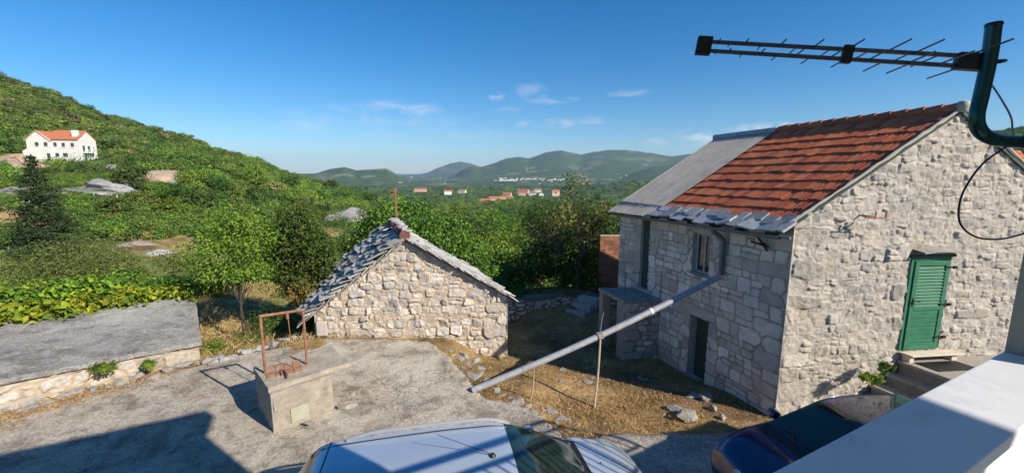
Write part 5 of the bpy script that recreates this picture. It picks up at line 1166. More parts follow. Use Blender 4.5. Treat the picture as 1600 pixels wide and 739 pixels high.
G_RUST = [(.20, .13, .03), (.26, .12, .03), (.12, .12, .03), (.16, .16, .04)]
def tree(name, label, cat, base, blobs, n, size, pal, seed, trunk_r=.08, trunks=1, group=None, bark=None, up=.5, aspect=.5, clump=.22, per=26, shell=.45, extra=None):
    t = empty(name, base, label, cat, group); crown('crown', blobs, n, size, pal, seed, t, None, up, aspect, clump, per, shell)
    if extra: 
        for (bl, n2, sz, pl, s2, lab) in extra: crown('leaf_spray', bl, n2, sz, pl, s2, t)['label'] = lab
    limbs('trunk', base, blobs, trunk_r, bark or BARK, t, seed, trunks); return t
def gbase(px, Y):
    g = atY(px, 369, Y); return np.array([g[0], g[1], float(terrain_h(g[0], g[1]))])

# young pale tree with two thin stems, dark tree beside it
b0 = gbase(369, 12.4)
tree('young_tree', 'young light green tree with two thin dark stems behind the well', 'tree', b0, [pxblob(360, 348, 12.4, .70, .48), pxblob(338, 388, 12.2, .84, .48), pxblob(395, 372, 12.5, .68, .55), pxblob(330, 425, 12.0, .5, .28), pxblob(378, 425, 12.3, .6, .3), pxblob(410, 420, 12.6, .42, .34)], 7000, .095, G_BRIGHT, 3, .033, 2, None, DARKBARK, .4, .5, .30, 14, .2)
b0 = gbase(470, 13.4)
tree('broadleaf_tree', 'dense dark green tree with rusty lower leaves behind the well', 'tree', b0, [pxblob(455, 365, 13.4, .75, .6), pxblob(485, 390, 13.4, .75, .6), pxblob(440, 405, 13.3, .62, .6), pxblob(470, 430, 13.3, .72, .5), pxblob(500, 420, 13.6, .5, .5), pxblob(460, 340, 13.6, .5, .35)], 11000, .105, G_MID + G_DARK, 5, .07, 2, None, DARKBARK, .4, .55, .26, 22, .4,
     [([pxblob(465, 452, 13.0, .55, .4), pxblob(490, 462, 13.0, .4, .35)], 1400, .10, G_RUST, 6, 'rusty brown lower leaves'), ([pxblob(478, 492, 12.9, .35, .4)], 700, .10, G_MID, 8, 'green leaves hanging low')])
# leafy vine hedge over the cistern edge, olive shrub behind it
def hedge_row(px0, px1, y0, y1, Y0, Y1, n, rx, rz, jit=6):
    return [pxblob(px0 + (px1 - px0) * k / (n - 1), y0 + (y1 - y0) * k / (n - 1) + random.uniform(-jit, jit), Y0 + (Y1 - Y0) * k / (n - 1), rx * random.uniform(.8, 1.2), rz * random.uniform(.8, 1.2)) for k in range(n)]
ct = cp_(4, LD_ + .4, 0)
vh = empty('climbing_vine', (ct[0], ct[1], -.4), 'yellow-green large-leaved vine spilling over the cistern lid', 'vine')
vb = []; vb2 = []
for k in range(19):
    a = -.5 + k * .47; P_ = cp_(a, LD_ + .10 + .22 * random.uniform(-1, 1), 0); thin = .55 if a < 1.2 else 1.0; zz = lz(max(a, 0), LD_) + .08 + .07 * random.uniform(-1, 1) + .16 * (thin - .5); vb.append((P_[0], P_[1], zz, .42, .38, .30 * thin))
    P_ = cp_(a, LD_ + .75, 0); vb2.append((P_[0], P_[1], zz + .28 * thin, .5, .5, .36 * thin))
crown('leaves', vb, 6500, .15, G_YEL, 12, vh, None, .5, .62, .3, 16, .45); crown('upper_leaves', vb2, 6000, .14, G_YEL + G_BRIGHT, 13, vh, None, .5, .6, .3, 16, .45)
limbs('stems', (ct[0], ct[1], -.4), vb, .03, BARK, vh, 14, 2, 1)
b0 = gbase(130, 16.5)
tree('olive_shrub', 'wide olive-green shrub with small leaves behind the vine', 'shrub', b0, [pxblob(80, 405, 16, 1.2, .65), pxblob(130, 398, 16.5, 1.2, .75), pxblob(180, 412, 16.5, 1.0, .6), pxblob(35, 420, 15.5, 1.1, .55), pxblob(210, 430, 16.5, .7, .4), pxblob(100, 430, 15.5, 1.5, .5), pxblob(0, 430, 15, 1.2, .5), pxblob(160, 440, 15.8, 1.2, .4)], 15000, .095, G_OLIVE + [(.16, .19, .06)], 17, .06, 3, None, BARK, .5, .42, .22, 20, .45)
# conifer
def conifer(base, H, R, seed, label):
    t = empty('conifer', base, label, 'tree'); rng = np.random.default_rng(seed); base = np.array(base); m_ = MB(); m_.tube([base + (0, 0, -.2), base + (0, 0, H * .55), base + (.03, 0, H)], [.11, .07, .015], 8)
    P = []; 
    for lvl in np.linspace(.05, .985, 30):
        rad = R * (1 - lvl) ** .82 * (1 + .10 * sin(lvl * 40)) + .06; nb = int(9 + 6 * (1 - lvl))
        for k in range(nb):
            az = rng.uniform(0, 2 * pi); L = rad * rng.uniform(.62, 1.15); z0 = lvl * H; ns = int(46 * L / R) + 9; s_ = np.sqrt(rng.uniform(.02, 1, ns)) * L
            dx = s_ * cos(az); dy = s_ * sin(az); dz = -.30 * s_ + .16 * s_ ** 2 / max(R, .1); sp = .05 + .12 * s_ / max(L, .1) * L
            P.append(np.stack([base[0] + dx + rng.normal(0, 1, ns) * sp, base[1] + dy + rng.normal(0, 1, ns) * sp, base[2] + z0 + dz + rng.normal(0, .04, ns)], -1))
            e = np.array([base[0] + L * .8 * cos(az), base[1] + L * .8 * sin(az), base[2] + z0 - .2 * L]);  m_.tube([base + (0, 0, z0), e], [.02, .006], 4)
    P = np.concatenate(P); V, Fc = leaf_quads(P, .21, rng, .6, .30); ci = rng.integers(0, 90, len(P))
    c = link('crown', mesh_np(V, Fc, leaf_cols(ci, 90, [(.032, .058, .02), (.045, .075, .024), (.065, .095, .028), (.026, .046, .018)], rng)), NEEDLE); place(c, t); m_.build('trunk', DARKBARK, t, True); return t
b0 = gbase(70, 24.5); topz = atY(66, 243, 24.5)[2]
conifer(b0, topz - b0[2], 2.0, 9, 'tall dark conifer on the left in front of the white house')
# bright vine-covered trees directly behind the hut
b0 = gbase(660, 17.5)
tree('leafy_tree', 'bright green leafy tree rising directly behind the hut roof', 'tree', b0, [pxblob(640, 340, 17.3, 1.1, .75), pxblob(595, 350, 17, .9, .7), pxblob(690, 365, 17.2, 1.1, .8), pxblob(565, 372, 17, .7, .7), pxblob(730, 392, 17.0, .8, .6), pxblob(660, 385, 17, 1.2, .9), pxblob(755, 425, 16.6, .6, .6), pxblob(620, 325, 17.8, .7, .45), pxblob(715, 425, 17, 1.0, .7), pxblob(545, 395, 16.8, .5, .5)], 17000, .125, G_BRIGHT + [(.05, .11, .018)], 21, .1, 2, None, BARK, .7, .6, .24, 20, .5)
# shaded big tree between the hut and the stone house, sparse yellowing tree over it
b0 = gbase(880, 19.5)
tree('broadleaf_tree', 'big dark shady tree left of the stone house', 'tree', b0, [pxblob(880, 370, 19.5, 1.4, 1.1), pxblob(915, 345, 19.5, 1.1, .9), pxblob(850, 345, 20, 1.2, .9), pxblob(930, 395, 19, 1.0, 1.0), pxblob(845, 405, 19.5, 1.2, .9), pxblob(890, 420, 19, 1.3, .8), pxblob(955, 350, 18.5, .7, .8), pxblob(815, 430, 19.5, .8, .6), pxblob(930, 440, 18.2, .9, .5)], 24000, .125, G_DARK + [(.09, .15, .025)], 25, .13, 2, None, DARKBARK, .5, .55, .22, 22, .5)
b0 = gbase(905, 17.6)
tree('yellowing_tree', 'sparse thin tree with yellowing leaves above the dark tree', 'tree', b0, [pxblob(892, 290, 17.6, .32, .55), pxblob(912, 288, 17.6, .25, .4), pxblob(885, 318, 17.6, .4, .4), pxblob(930, 330, 17.6, .6, .4), pxblob(880, 345, 17.4, .55, .35), pxblob(955, 335, 17.2, .4, .3), pxblob(905, 362, 17.4, .6, .3)], 1500, .13, [(.20, .19, .04), (.12, .15, .035), (.27, .22, .05), (.08, .12, .03)], 27, .045, 1, None, BARK, .3, .5, .45, 8, .2)
m_ = MB(); rr = random.Random(6)
for k in range(16):
    a = atY(rr.uniform(860, 880), rr.uniform(375, 400), 17.0); e = atY(rr.uniform(810, 900), rr.uniform(318, 365), 17.0 + rr.uniform(-.5, .5)); mid = (a + e) / 2 + np.array([rr.uniform(-.2, .2), 0, rr.uniform(-.15, .25)]); m_.tube(smooth_path([a, mid, e], 4), list(np.linspace(.009, .003, 9)), 5)
a = gbase(868, 17.0); m_.tube(smooth_path([a, atY(868, 430, 17.0), atY(870, 388, 17)], 4), .018, 6)
tag(m_.build('bare_shrub', BARK), 'leafless grey twiggy shrub in front of the big dark tree', 'shrub')
# small shrubs round the yard
for k, (px, py, Y, r, rz, pal, lab) in enumerate(((330, 545, 10.9, .35, .22, G_BRIGHT, 'low bright weed patch at the end of the cistern wall'), (395, 528, 12.2, .5, .25, G_MID, 'low dark bush between the stems and the hut'), (425, 500, 13.2, .6, .4, G_MID, 'shady bush left of the hut eave'), (160, 575, 8.6, .22, .10, G_BRIGHT, 'leafy weed growing from the cistern wall'), (232, 570, 9.1, .13, .09, G_BRIGHT, 'smaller weed right along the cistern wall'),
        (1360, 590, 7.85, .17, .09, G_BRIGHT, 'green weeds growing beside the entrance steps'), (1384, 574, 7.95, .13, .10, G_MID, 'darker weed tuft against the wall by the steps'), (285, 405, 19, 1.2, .5, G_OLIVE, 'grey-green bush in the tan field behind the cistern'), (330, 440, 17, 1.0, .5, G_MID, 'bush to the left of the two thin stems'), (540, 372, 22, .9, .6, G_OLIVE, 'bush below the grey rubble heap'), (520, 345, 30, 1.3, .7, G_MID, 'bush left of the grey rubble heap'), (585, 330, 26, 1.0, .6, G_OLIVE, 'bush right of the grey rubble heap'), (830, 462, 17.4, .9, .5, G_DARK, 'dark bush behind the left part of the retaining wall'), (885, 462, 17.6, 1.1, .6, G_DARK, 'dark bush behind the middle of the retaining wall'), (930, 452, 17.8, .8, .7, G_DARK, 'dark bush by the brick wall above the yard steps'), (800, 460, 17.4, .7, .5, G_MID, 'bush beside the right eave of the hut'))):
    g = atY(px, py, Y); o = crown('shrub' if r > .3 else 'weed_foliage', [(g[0], g[1], g[2], r, r, rz)] + ([(g[0] + r * .5, g[1], g[2] - rz * .3, r * .7, r * .7, rz * .7)] if r > .3 else []), int(320 + 1500 * min(r, 1.2)), .05 + .05 * min(r, 1), pal, 300 + k, None); tag(o, lab, 'shrub' if r > .3 else 'weed')
# countable trees down the slope
SLOPE = [(748, 365, 30, 1.5, 'dark'), (790, 385, 27, 1.7, 'bright'), (835, 372, 34, 1.9, 'mid'), (735, 357, 38, 1.8, 'dark'), (800, 358, 42, 1.9, 'bright'), (700, 352, 44, 1.8, 'mid'), (860, 356, 48, 2.2, 'mid'), (775, 420, 23, 1.5, 'bright'), (905, 352, 46, 2.0, 'bright'), (945, 350, 40, 1.8, 'mid'), (765, 345, 58, 2.2, 'bright'), (660, 340, 60, 2.2, 'mid'), (715, 338, 70, 2.4, 'mid'), (840, 342, 75, 2.6, 'bright'), (610, 332, 75, 2.6, 'mid'), (895, 340, 80, 2.8, 'mid'), (960, 342, 70, 2.6, 'mid'), (690, 372, 34, 1.5, 'bright'), (800, 445, 21.5, 1.3, 'mid'), (850, 395, 26, 1.5, 'mid'), (785, 338, 90, 2.8, 'dark'), (870, 338, 95, 2.9, 'bright'), (925, 366, 36, 1.7, 'dark')]
WORD = dict(dark=('dark', G_DARK + G_MID), bright=('bright green', G_BRIGHT), mid=('mid-green', G_MID + G_OLIVE))
for k, (px, py, Y, r, kd) in enumerate(SLOPE):
    g = atY(px, py, Y); bz = float(terrain_h(g[0], g[1])); rr = random.Random(k); top = g[2]
    bl = [(g[0], g[1], top, r, r, r * .8)] + [(g[0] + rr.uniform(-.8, .8) * r, g[1] + rr.uniform(-.6, .6) * r, top - rr.uniform(.1, .9) * r, r * rr.uniform(.5, .8), r * .7, r * .55) for _ in range(5)]
    tree('slope_tree', '%s tree crown on the slope between the hut and the valley' % WORD[kd][0], 'tree', (g[0], g[1], min(bz, top - r)), bl, 3600, .13 + Y * .0028, WORD[kd][1], 400 + k, .12, 1, 'trees on the slope below the yard', BARK, .5, .6, .2, 20, .6)
for k, (px, py, Y, r, lab, pal) in enumerate(((150, 262, 84, 4.0, 'dark round bush at the right corner of the white house', G_DARK), (108, 268, 84, 3.2, 'bushy tree in front of the white house door', G_DARK + G_MID), (42, 275, 75, 3.0, 'bush left of the conifer top below the white house', G_DARK + G_MID), (90, 258, 88, 1.8, 'small bright bush under the white house windows', G_BRIGHT), (205, 273, 66, 2.0, 'small bush on the rock bank right of the white house', G_DARK))):
    g = atY(px, py, Y); tree('hillside_bush', lab, 'bush', (g[0], g[1], float(terrain_h(g[0], g[1]))), [(g[0], g[1], g[2], r, r, r * .7), (g[0] + r * .6, g[1] - .5, g[2] - r * .3, r * .6, r * .6, r * .5), (g[0] - r * .6, g[1] - .5, g[2] - r * .3, r * .6, r * .6, r * .5)], 2600, .36, pal, 500 + k, .12)
HILLT = [(250, 318, 2.0, 'bright'), (285, 325, 2.3, 'dark'), (225, 335, 1.7, 'mid'), (262, 345, 1.6, 'bright'), (310, 335, 2.1, 'mid'), (405, 318, 2.6, 'dark'), (440, 322, 2.6, 'bright'), (470, 328, 2.3, 'mid'), (500, 318, 3.2, 'bright'), (365, 312, 2.5, 'mid'), (335, 305, 3.0, 'dark'), (540, 310, 3.6, 'mid'), (575, 314, 3.0, 'dark'), (455, 300, 3.8, 'mid'), (300, 300, 2.8, 'bright'), (400, 292, 4.0, 'bright'), (520, 296, 4.2, 'dark'), (185, 345, 1.4, 'mid')]
for k, (px, py, r, kd) in enumerate(HILLT):
    g = hit(px, py); rr = random.Random(70 + k); r *= .8; c0 = g[2] + r * 1.05
    bl = [(g[0], g[1], c0, r, r, r * .8)] + [(g[0] + rr.uniform(-.9, .9) * r, g[1] + rr.uniform(-.6, .6) * r, c0 + rr.uniform(-.55, .4) * r, r * rr.uniform(.4, .65), r * .55, r * rr.uniform(.35, .5)) for _ in range(6)]
    tree('hillside_tree', '%s rounded tree crown on the wooded slope left of the hut' % WORD[kd][0], 'tree', (g[0], g[1], g[2]), bl, 3200, .12 + g[1] * .0024, WORD[kd][1], 700 + k, .11, 1, 'rounded trees on the wooded left slope', BARK, .5, .6, .18, 20, .6)
# ------------------------------------------------------------------ scrub forest covering the slopes (uncountable)
def forest():
    src = []
    for v in range(7):
        rng = np.random.default_rng(900 + v); bl = [(0, 0, .45, .8, .8, .6)] + [(rng.uniform(-.7, .7), rng.uniform(-.7, .7), rng.uniform(.2, .75), rng.uniform(.3, .55), rng.uniform(.3, .55), rng.uniform(.25, .45)) for _ in range(5)]
        p, ci, nc, od = crown_pts(bl, 1500, rng, .24, 24, .6); V, Fc = leaf_quads(p, .15, rng, .5, .62, out=od); pal = [G_MID, G_BRIGHT, G_MID + G_OLIVE, G_DARK + G_MID, G_OLIVE, G_BRIGHT + G_MID, [(.21, .20, .06), (.17, .18, .05), (.13, .16, .04), (.24, .21, .08)]][v]
        me = mesh_np(V, Fc, leaf_cols(ci, nc, [tuple(c * 1.12 for c in q_) for q_ in pal], rng)); me.materials.append(FOREST); o = bpy.data.objects.new('forest_crown', me); src.append(o)
    rng = np.random.default_rng(77); n = 130000
    c = rng.uniform(-330, 1800, n); Y = np.exp(rng.uniform(np.log(21), np.log(1500), n)); u = (c - 800) / F * 1.012; x = u * Y; y = Y; z = terrain_h(x, y); px, py = to_px(x, y, z)
    r = np.hypot(x, y); den = .42 + .95 * fbm(x / (8 + Y * .05), y / (8 + Y * .05), 4, 61); keep = rng.uniform(0, 1, n) < np.clip(den, .05, 1)
    keep &= ~((c > 985) & (Y < 60)); keep &= ~((c > 560) & (c < 985) & (Y < 24)); keep &= ~((c > 1180) & (Y < 120))
    for (a, b, wx, wy) in ((25, 346, 62, 20), (285, 386, 46, 20), (350, 490, 110, 50), (165, 299, 60, 10), (30, 302, 55, 9), (25, 253, 45, 14), (85, 254, 60, 9), (235, 281, 58, 12), (215, 388, 45, 13), (530, 352, 48, 26), (150, 420, 200, 45), (318, 356, 14, 10), (66, 352, 44, 52), (110, 222, 50, 26)):
        keep &= ~((((px - a) / wx) ** 2 + ((py - b) / wy) ** 2 < 1) & (Y < 130))
    keep &= ~((Y < 30) & (c < 620) & (rng.uniform(0, 1, n) < .6)); keep &= rng.uniform(0, 1, n) < np.clip(1.1 - Y / 2600, .25, 1)
    low = np.zeros(n, bool)
    for (a, b, wx, wy) in ((20, 318, 66, 14), (190, 318, 84, 17), (165, 300, 90, 26), (110, 270, 100, 22), (250, 290, 70, 20)): low |= (((px - a) / wx) ** 2 + ((py - b) / wy) ** 2 < 1) & (Y < 130)
    low = low[keep]
    x, y, z, Y, c = x[keep], y[keep], z[keep], Y[keep], c[keep]; m = len(x); s = (.45 + .011 * np.minimum(Y, 80) + .0024 * np.maximum(Y - 80, 0)) * np.exp(np.clip(rng.normal(0, .38, m), -.7, .75) * (.35 + .65 * sstep(35, 110, Y))); s = np.where(Y > 400, s * 1.0, s)
    s = np.where(low, s * .5, s)
    me = bpy.data.meshes.new('scrub_forest'); me.vertices.add(m); me.vertices.foreach_set('co', np.stack([x, y, z - .12 * s], -1).astype(np.float32).ravel())
    a = me.attributes.new('sc', 'FLOAT_VECTOR', 'POINT'); a.data.foreach_set('vector', np.stack([s * rng.uniform(.85, 1.2, m), s * rng.uniform(.85, 1.2, m), s * rng.uniform(.7, 1.15, m)], -1).astype(np.float32).ravel())
    a = me.attributes.new('ro', 'FLOAT_VECTOR', 'POINT'); a.data.foreach_set('vector', np.stack([rng.uniform(-.15, .15, m), rng.uniform(-.15, .15, m), rng.uniform(0, 6.28, m)], -1).astype(np.float32).ravel())
    a = me.attributes.new('ix', 'INT', 'POINT'); 
    f_ = fbm(x / (6 + .10 * Y), y / (6 + .10 * Y), 4, 67) + rng.normal(0, .16, m); ix = np.where(f_ < -.12, 3, np.where(f_ < .05, rng.choice([0, 2], m), np.where(f_ < .2, rng.choice([2, 5], m), 1)))
    hi = sstep(-2, 30, z) * (c < 560); ix = np.where(rng.uniform(0, 1, m) < hi * .45, rng.choice([4, 4, 6], m), ix); ix = np.where(rng.uniform(0, 1, m) < .05, 6, ix); a.data.foreach_set('value', ix.astype(np.int32)); me.update()
    o = bpy.data.objects.new('scrub_forest', me); COL.objects.link(o); tag(o, 'dense green scrub and woodland covering hillside and valley', 'woodland', kind='stuff')
    ng = bpy.data.node_groups.new('scatter', 'GeometryNodeTree'); ng.interface.new_socket('Geometry', in_out='INPUT', socket_type='NodeSocketGeometry'); ng.interface.new_socket('Geometry', in_out='OUTPUT', socket_type='NodeSocketGeometry')
    N, L = ng.nodes, ng.links; gi, go = N.new('NodeGroupInput'), N.new('NodeGroupOutput'); iop = N.new('GeometryNodeInstanceOnPoints'); L.new(gi.outputs[0], iop.inputs['Points'])
    jn = N.new('GeometryNodeJoinGeometry')
    for s_ in reversed(src):
        oi = N.new('GeometryNodeObjectInfo'); oi.inputs['Object'].default_value = s_; oi.inputs['As Instance'].default_value = True; L.new(oi.outputs['Geometry'], jn.inputs[0])
    L.new(jn.outputs[0], iop.inputs['Instance']); iop.inputs['Pick Instance'].default_value = True
    def na(nm, t): k = N.new('GeometryNodeInputNamedAttribute'); k.data_type = t; k.inputs['Name'].default_value = nm; return k.outputs[0]
    L.new(na('ix', 'INT'), iop.inputs['Instance Index']); L.new(na('sc', 'FLOAT_VECTOR'), iop.inputs['Scale'])
    er = N.new('FunctionNodeEulerToRotation'); L.new(na('ro', 'FLOAT_VECTOR'), er.inputs[0]); L.new(er.outputs[0], iop.inputs['Rotation']); L.new(iop.outputs[0], go.inputs[0])
    md = o.modifiers.new('scatter', 'NODES'); md.node_group = ng; print('FOREST', m)
forest()
# ------------------------------------------------------------------ dry grass and ground litter
def grass(name, pts, hmin, hmax, wd, pal, seed, label, lean=.5):
    rng = np.random.default_rng(seed); n = len(pts); az = rng.uniform(0, 2 * pi, n); h = rng.uniform(hmin, hmax, n); d = np.stack([np.cos(az), np.sin(az), np.zeros(n)], -1); ln = rng.normal(0, lean, (n, 2)) * h[:, None]
    tip = pts + np.stack([ln[:, 0], ln[:, 1], h], -1); md = pts + np.stack([ln[:, 0] * .35, ln[:, 1] * .35, h * .6], -1); w_ = wd * rng.uniform(.6, 1.4, (n, 1)); V = np.stack([pts - d * w_, pts + d * w_, md + d * w_ * .7, tip, md - d * w_ * .7], 1).reshape(-1, 3)
    Fc = np.arange(n * 5).reshape(n, 5); pal = np.array(pal); c = pal[rng.integers(0, len(pal), n)] * rng.uniform(.75, 1.25, (n, 1)); o = link(name, mesh_np(V, Fc, np.repeat(c, 5, 0)), STRAW); return tag(o, label, 'grass', kind='stuff')
rng = np.random.default_rng(31)
def scatter(n, x0, x1, y0, y1, test, patch=1.2, seed=5):
    x = rng.uniform(x0, x1, n); y = rng.uniform(y0, y1, n); k = test(x, y) & (rng.uniform(0, 1, n) < np.clip(.55 + 1.1 * fbm(x * patch, y * patch, 4, seed), .02, 1)); x, y = x[k], y[k]; return np.stack([x, y, terrain_h(x, y) - .01], -1)
CP_ = np.array(court_poly); RP_ = np.array(road_poly)
def yardtest(x, y):
    s = (x - HC[0]) * hf[0] + (y - HC[1]) * hf[1]; inh = ((x - HC[0]) * hg[0] + (y - HC[1]) * hg[1]) > -.05 + .23 * 0; hut_ = (np.abs(x - (tl_[0] + tr_[0]) / 2) < 3.2) & (y > 11.2 + (x + 2.8) * .12 - .1) & (x < -.2)
    return ~inpoly(x, y, court_poly) & ~inpoly(x, y, road_poly) & ~(inh & (s > -.2)) & ~hut_
P_ = scatter(70000, -3.2, 5.6, 6.6, 15.6, yardtest)
grass('dry_grass', P_, .015, .06, .007, [(.56, .36, .16), (.46, .29, .12), (.64, .46, .22), (.36, .22, .10), (.30, .24, .09)], 41, 'dry straw-coloured grass covering the yard', 1.1)
P_ = scatter(9000, -.2, 4.2, 6.9, 9.2, lambda x, y: yardtest(x, y), 2.2, 8); grass('tall_dry_grass', P_, .03, .11, .006, [(.68, .50, .24), (.58, .40, .18), (.48, .34, .14)], 42, 'taller dry grass along the lower edge of the yard', .6)
def fieldtest(x, y): return ~inpoly(x, y, court_poly) & ~(((x - cR[0]) * cn_[0] + (y - cR[1]) * cn_[1] > -.12) & ((x - cR[0]) * cn_[0] + (y - cR[1]) * cn_[1] < LD_ + .1) & ((x - cR[0]) * cd_[0] + (y - cR[1]) * cd_[1] < .05)) & (y < 30)
P_ = scatter(60000, -13, -3.6, 7.2, 21, lambda x, y: fieldtest(x, y) & ((y < 11.6) | (x < -5.6)), 1.0, 15); grass('field_grass', P_, .04, .2, .008, [(.60, .42, .19), (.48, .32, .14), (.38, .30, .11), (.22, .25, .07), (.66, .50, .25)], 43, 'dry grass in the field behind the well', .7)
xx = rng.uniform(-10, .6, 30000); yy = rng.uniform(5, 12, 30000); edge_d = fbm(xx * .7, yy * .7, 4, 91)
dh_ = np.abs((xx - tl_[0]) * hd_[1] * -1 + (yy - tl_[1]) * hd_[0]); dc_ = np.abs((xx - cR[0]) * -cd_[1] + (yy - cR[1]) * cd_[0]); edge_d = edge_d + .75 * np.exp(-dh_ / .45) + .7 * np.exp(-dc_ / .4); kk = inpoly(xx, yy, court_poly) & (edge_d > .2); xx, yy = xx[kk], yy[kk]; P_ = np.stack([xx, yy, zcourt(xx, yy) - .003], -1)
grass('litter', P_, .006, .024, .009, [(.24, .15, .075), (.34, .23, .125), (.15, .10, .055), (.42, .30, .17)], 44, 'dry leaf litter drifted on the courtyard concrete', 1.6)
def rubble(name, P, lo, hi, seed, label):
    rng = np.random.default_rng(seed); bm = bmesh.new(); bmesh.ops.create_icosphere(bm, subdivisions=1, radius=1); v0 = np.array([v.co[:] for v in bm.verts]); f0 = np.array([[v.index for v in f.verts] for f in bm.faces]); bm.free(); n = len(P); nv = len(v0)
    sc = np.exp(rng.uniform(np.log(lo), np.log(hi), (n, 1, 1))) * rng.uniform(.6, 1.5, (n, 1, 3)) * np.array([1, 1, .6]); a = rng.uniform(0, 6.28, n); V = v0[None] * (1 + rng.normal(0, .16, (n, nv, 1))) * sc
    x = V[..., 0] * np.cos(a)[:, None] - V[..., 1] * np.sin(a)[:, None]; y = V[..., 0] * np.sin(a)[:, None] + V[..., 1] * np.cos(a)[:, None]; V = np.stack([x, y, V[..., 2]], -1) + P[:, None]; Fc = (f0[None] + (np.arange(n) * nv)[:, None, None]).reshape(-1, 3)
    c = np.array([(.36, .34, .31), (.28, .26, .24), (.42, .39, .34), (.33, .27, .2)])[rng.integers(0, 4, n)] * rng.uniform(.75, 1.2, (n, 1)); o = link(name, mesh_np(V.reshape(-1, 3), Fc, np.repeat(c, nv, 0)), ROCK); return tag(o, label, 'rubble', kind='stuff')
P_ = scatter(5200, -3.2, 5.6, 6.6, 15.6, yardtest, .9, 57); rubble('yard_rubble', P_, .008, .045, 51, 'small stones and rubble scattered through the yard')
xx = rng.uniform(-9, 1, 5000); yy = rng.uniform(4.5, 12, 5000); kk = inpoly(xx, yy, court_poly) & (fbm(xx * .8, yy * .8, 4, 63) > -.05); rubble('court_gravel', np.stack([xx[kk], yy[kk], zcourt(xx[kk], yy[kk])], -1), .005, .017, 52, 'loose gravel scattered over the courtyard concrete')
xx = rng.uniform(-.5, 7, 4500); yy = rng.uniform(4, 8.6, 4500); kk = inpoly(xx, yy, road_poly); rubble('road_gravel', np.stack([xx[kk], yy[kk], zroad(xx[kk], yy[kk])], -1), .006, .022, 53, 'loose gravel on the drive between the cars')
# border strip of straw between cistern and courtyard
aa = rng.uniform(-.5, 7, 9000); bb = -np.abs(rng.normal(0, .28, 9000)) - .05; bx2 = cR[0] - cd_[0] * aa + cn_[0] * bb; by2 = cR[1] - cd_[1] * aa + cn_[1] * bb; P_ = np.stack([bx2, by2, np.maximum(terrain_h(bx2, by2), np.where(inpoly(bx2, by2, court_poly), zcourt(bx2, by2), -1)) - .005], -1)
grass('straw_border', P_, .015, .07, .007, [(.50, .34, .16), (.36, .23, .11), (.60, .45, .24)], 45, 'strip of straw at the foot of the cistern wall', 1.3)
# ------------------------------------------------------------------ houses on the hill and in the valley
ROOFRED = plain('far_tile_roof', (.46, .15, .07), .85, 0, .2, 1.5); FARWALL = plain('far_wall', (.62, .58, .50), .9, 0, .1, .6); FARPEACH = plain('far_peach_wall', (.62, .45, .33), .9, 0, .1, .6); SHUT = plain('far_shutter', (.03, .07, .06), .7)
def gable_house(name, base, wx, wy, hw, hr, rz, wallm, label, group=None, roofm=None, windows=None, cat='house'):
    h = empty(name, base, label, cat, group, rz); m_ = MB(); m_.add([(-wx / 2, -wy / 2, -1.5), (wx / 2, -wy / 2, -1.5), (wx / 2, wy / 2, -1.5), (-wx / 2, wy / 2, -1.5), (-wx / 2, -wy / 2, hw), (wx / 2, -wy / 2, hw), (wx / 2, wy / 2, hw), (-wx / 2, wy / 2, hw), (-wx / 2, 0, hw + hr), (wx / 2, 0, hw + hr)], [(0, 1, 5, 4), (2, 3, 7, 6), (3, 0, 4, 8, 7), (1, 2, 6, 9, 5)])
    wo = m_.build('wall', wallm); wo.parent = h; ro = MB(); o = .35; sl_ = hr / (wy / 2)
    for sg in (-1, 1): ro.hexa([(-wx / 2 - o, sg * (wy / 2 + o), hw - o * sl_), (wx / 2 + o, sg * (wy / 2 + o), hw - o * sl_), (wx / 2 + o, 0, hw + hr), (-wx / 2 - o, 0, hw + hr), (-wx / 2 - o, sg * (wy / 2 + o), hw - o * sl_ + .18), (wx / 2 + o, sg * (wy / 2 + o), hw - o * sl_ + .18), (wx / 2 + o, 0, hw + hr + .18), (-wx / 2 - o, 0, hw + hr + .18)])
    r_ = ro.build('roof', roofm or ROOFRED); r_.parent = h; return h, r_
# white house on the hillside
g = atY(88, 246, 92); whz = g[2] - .55
wh = empty('white_house', (g[0], g[1], whz), 'white stone house with an orange roof on the left hillside', 'house', None, radians(10))
WHITEST = plain('pale_stone_far', (.68, .655, .60), .9, 0, .08, 1.2, dirt=((.54, .51, .46), .8, .52, .72))
m_ = MB(); m_.abox((-3.2, 0, -2.5), (8, 8.5, 6.3)); m_.add([(8, 0, 6.3), (8, 8.5, 6.3), (8, 4.25, 9.0)], [(0, 1, 2)]); m_.build('wall', WHITEST).parent = wh
m_ = MB(); m_.add([(-8.6, -.6, -2.5), (-.9, -.6, -2.5), (-.9, 8, -2.5), (-8.6, 8, -2.5), (-8.6, -.6, 5.9), (-.9, -.6, 5.9), (-.9, 8, 5.9), (-8.6, 8, 5.9), (-4.75, -.6, 8.6), (-4.75, 8, 8.6)], [(0, 1, 5, 8, 4), (2, 3, 7, 9, 6), (3, 0, 4, 7), (1, 2, 6, 5)]); m_.build('wing', WHITEST).parent = wh
m_ = MB(); m_.hexa([(-8.65, -.3, -2.5), (-8.61, -.3, -2.5), (-8.61, 6, -2.5), (-8.65, 6, -2.5), (-10.6, -.3, 2.6), (-8.61, -.3, 3.6), (-8.61, 6, 3.6), (-10.6, 6, 2.6)]); m_.build('annex', WHITEST).parent = wh
def slab(a, b, c, d, th=.2):
    a, b, c, d = (np.array(v, float) for v in (a, b, c, d)); m_.hexa([a, b, c, d, a + (0, 0, th), b + (0, 0, th), c + (0, 0, th), d + (0, 0, th)])
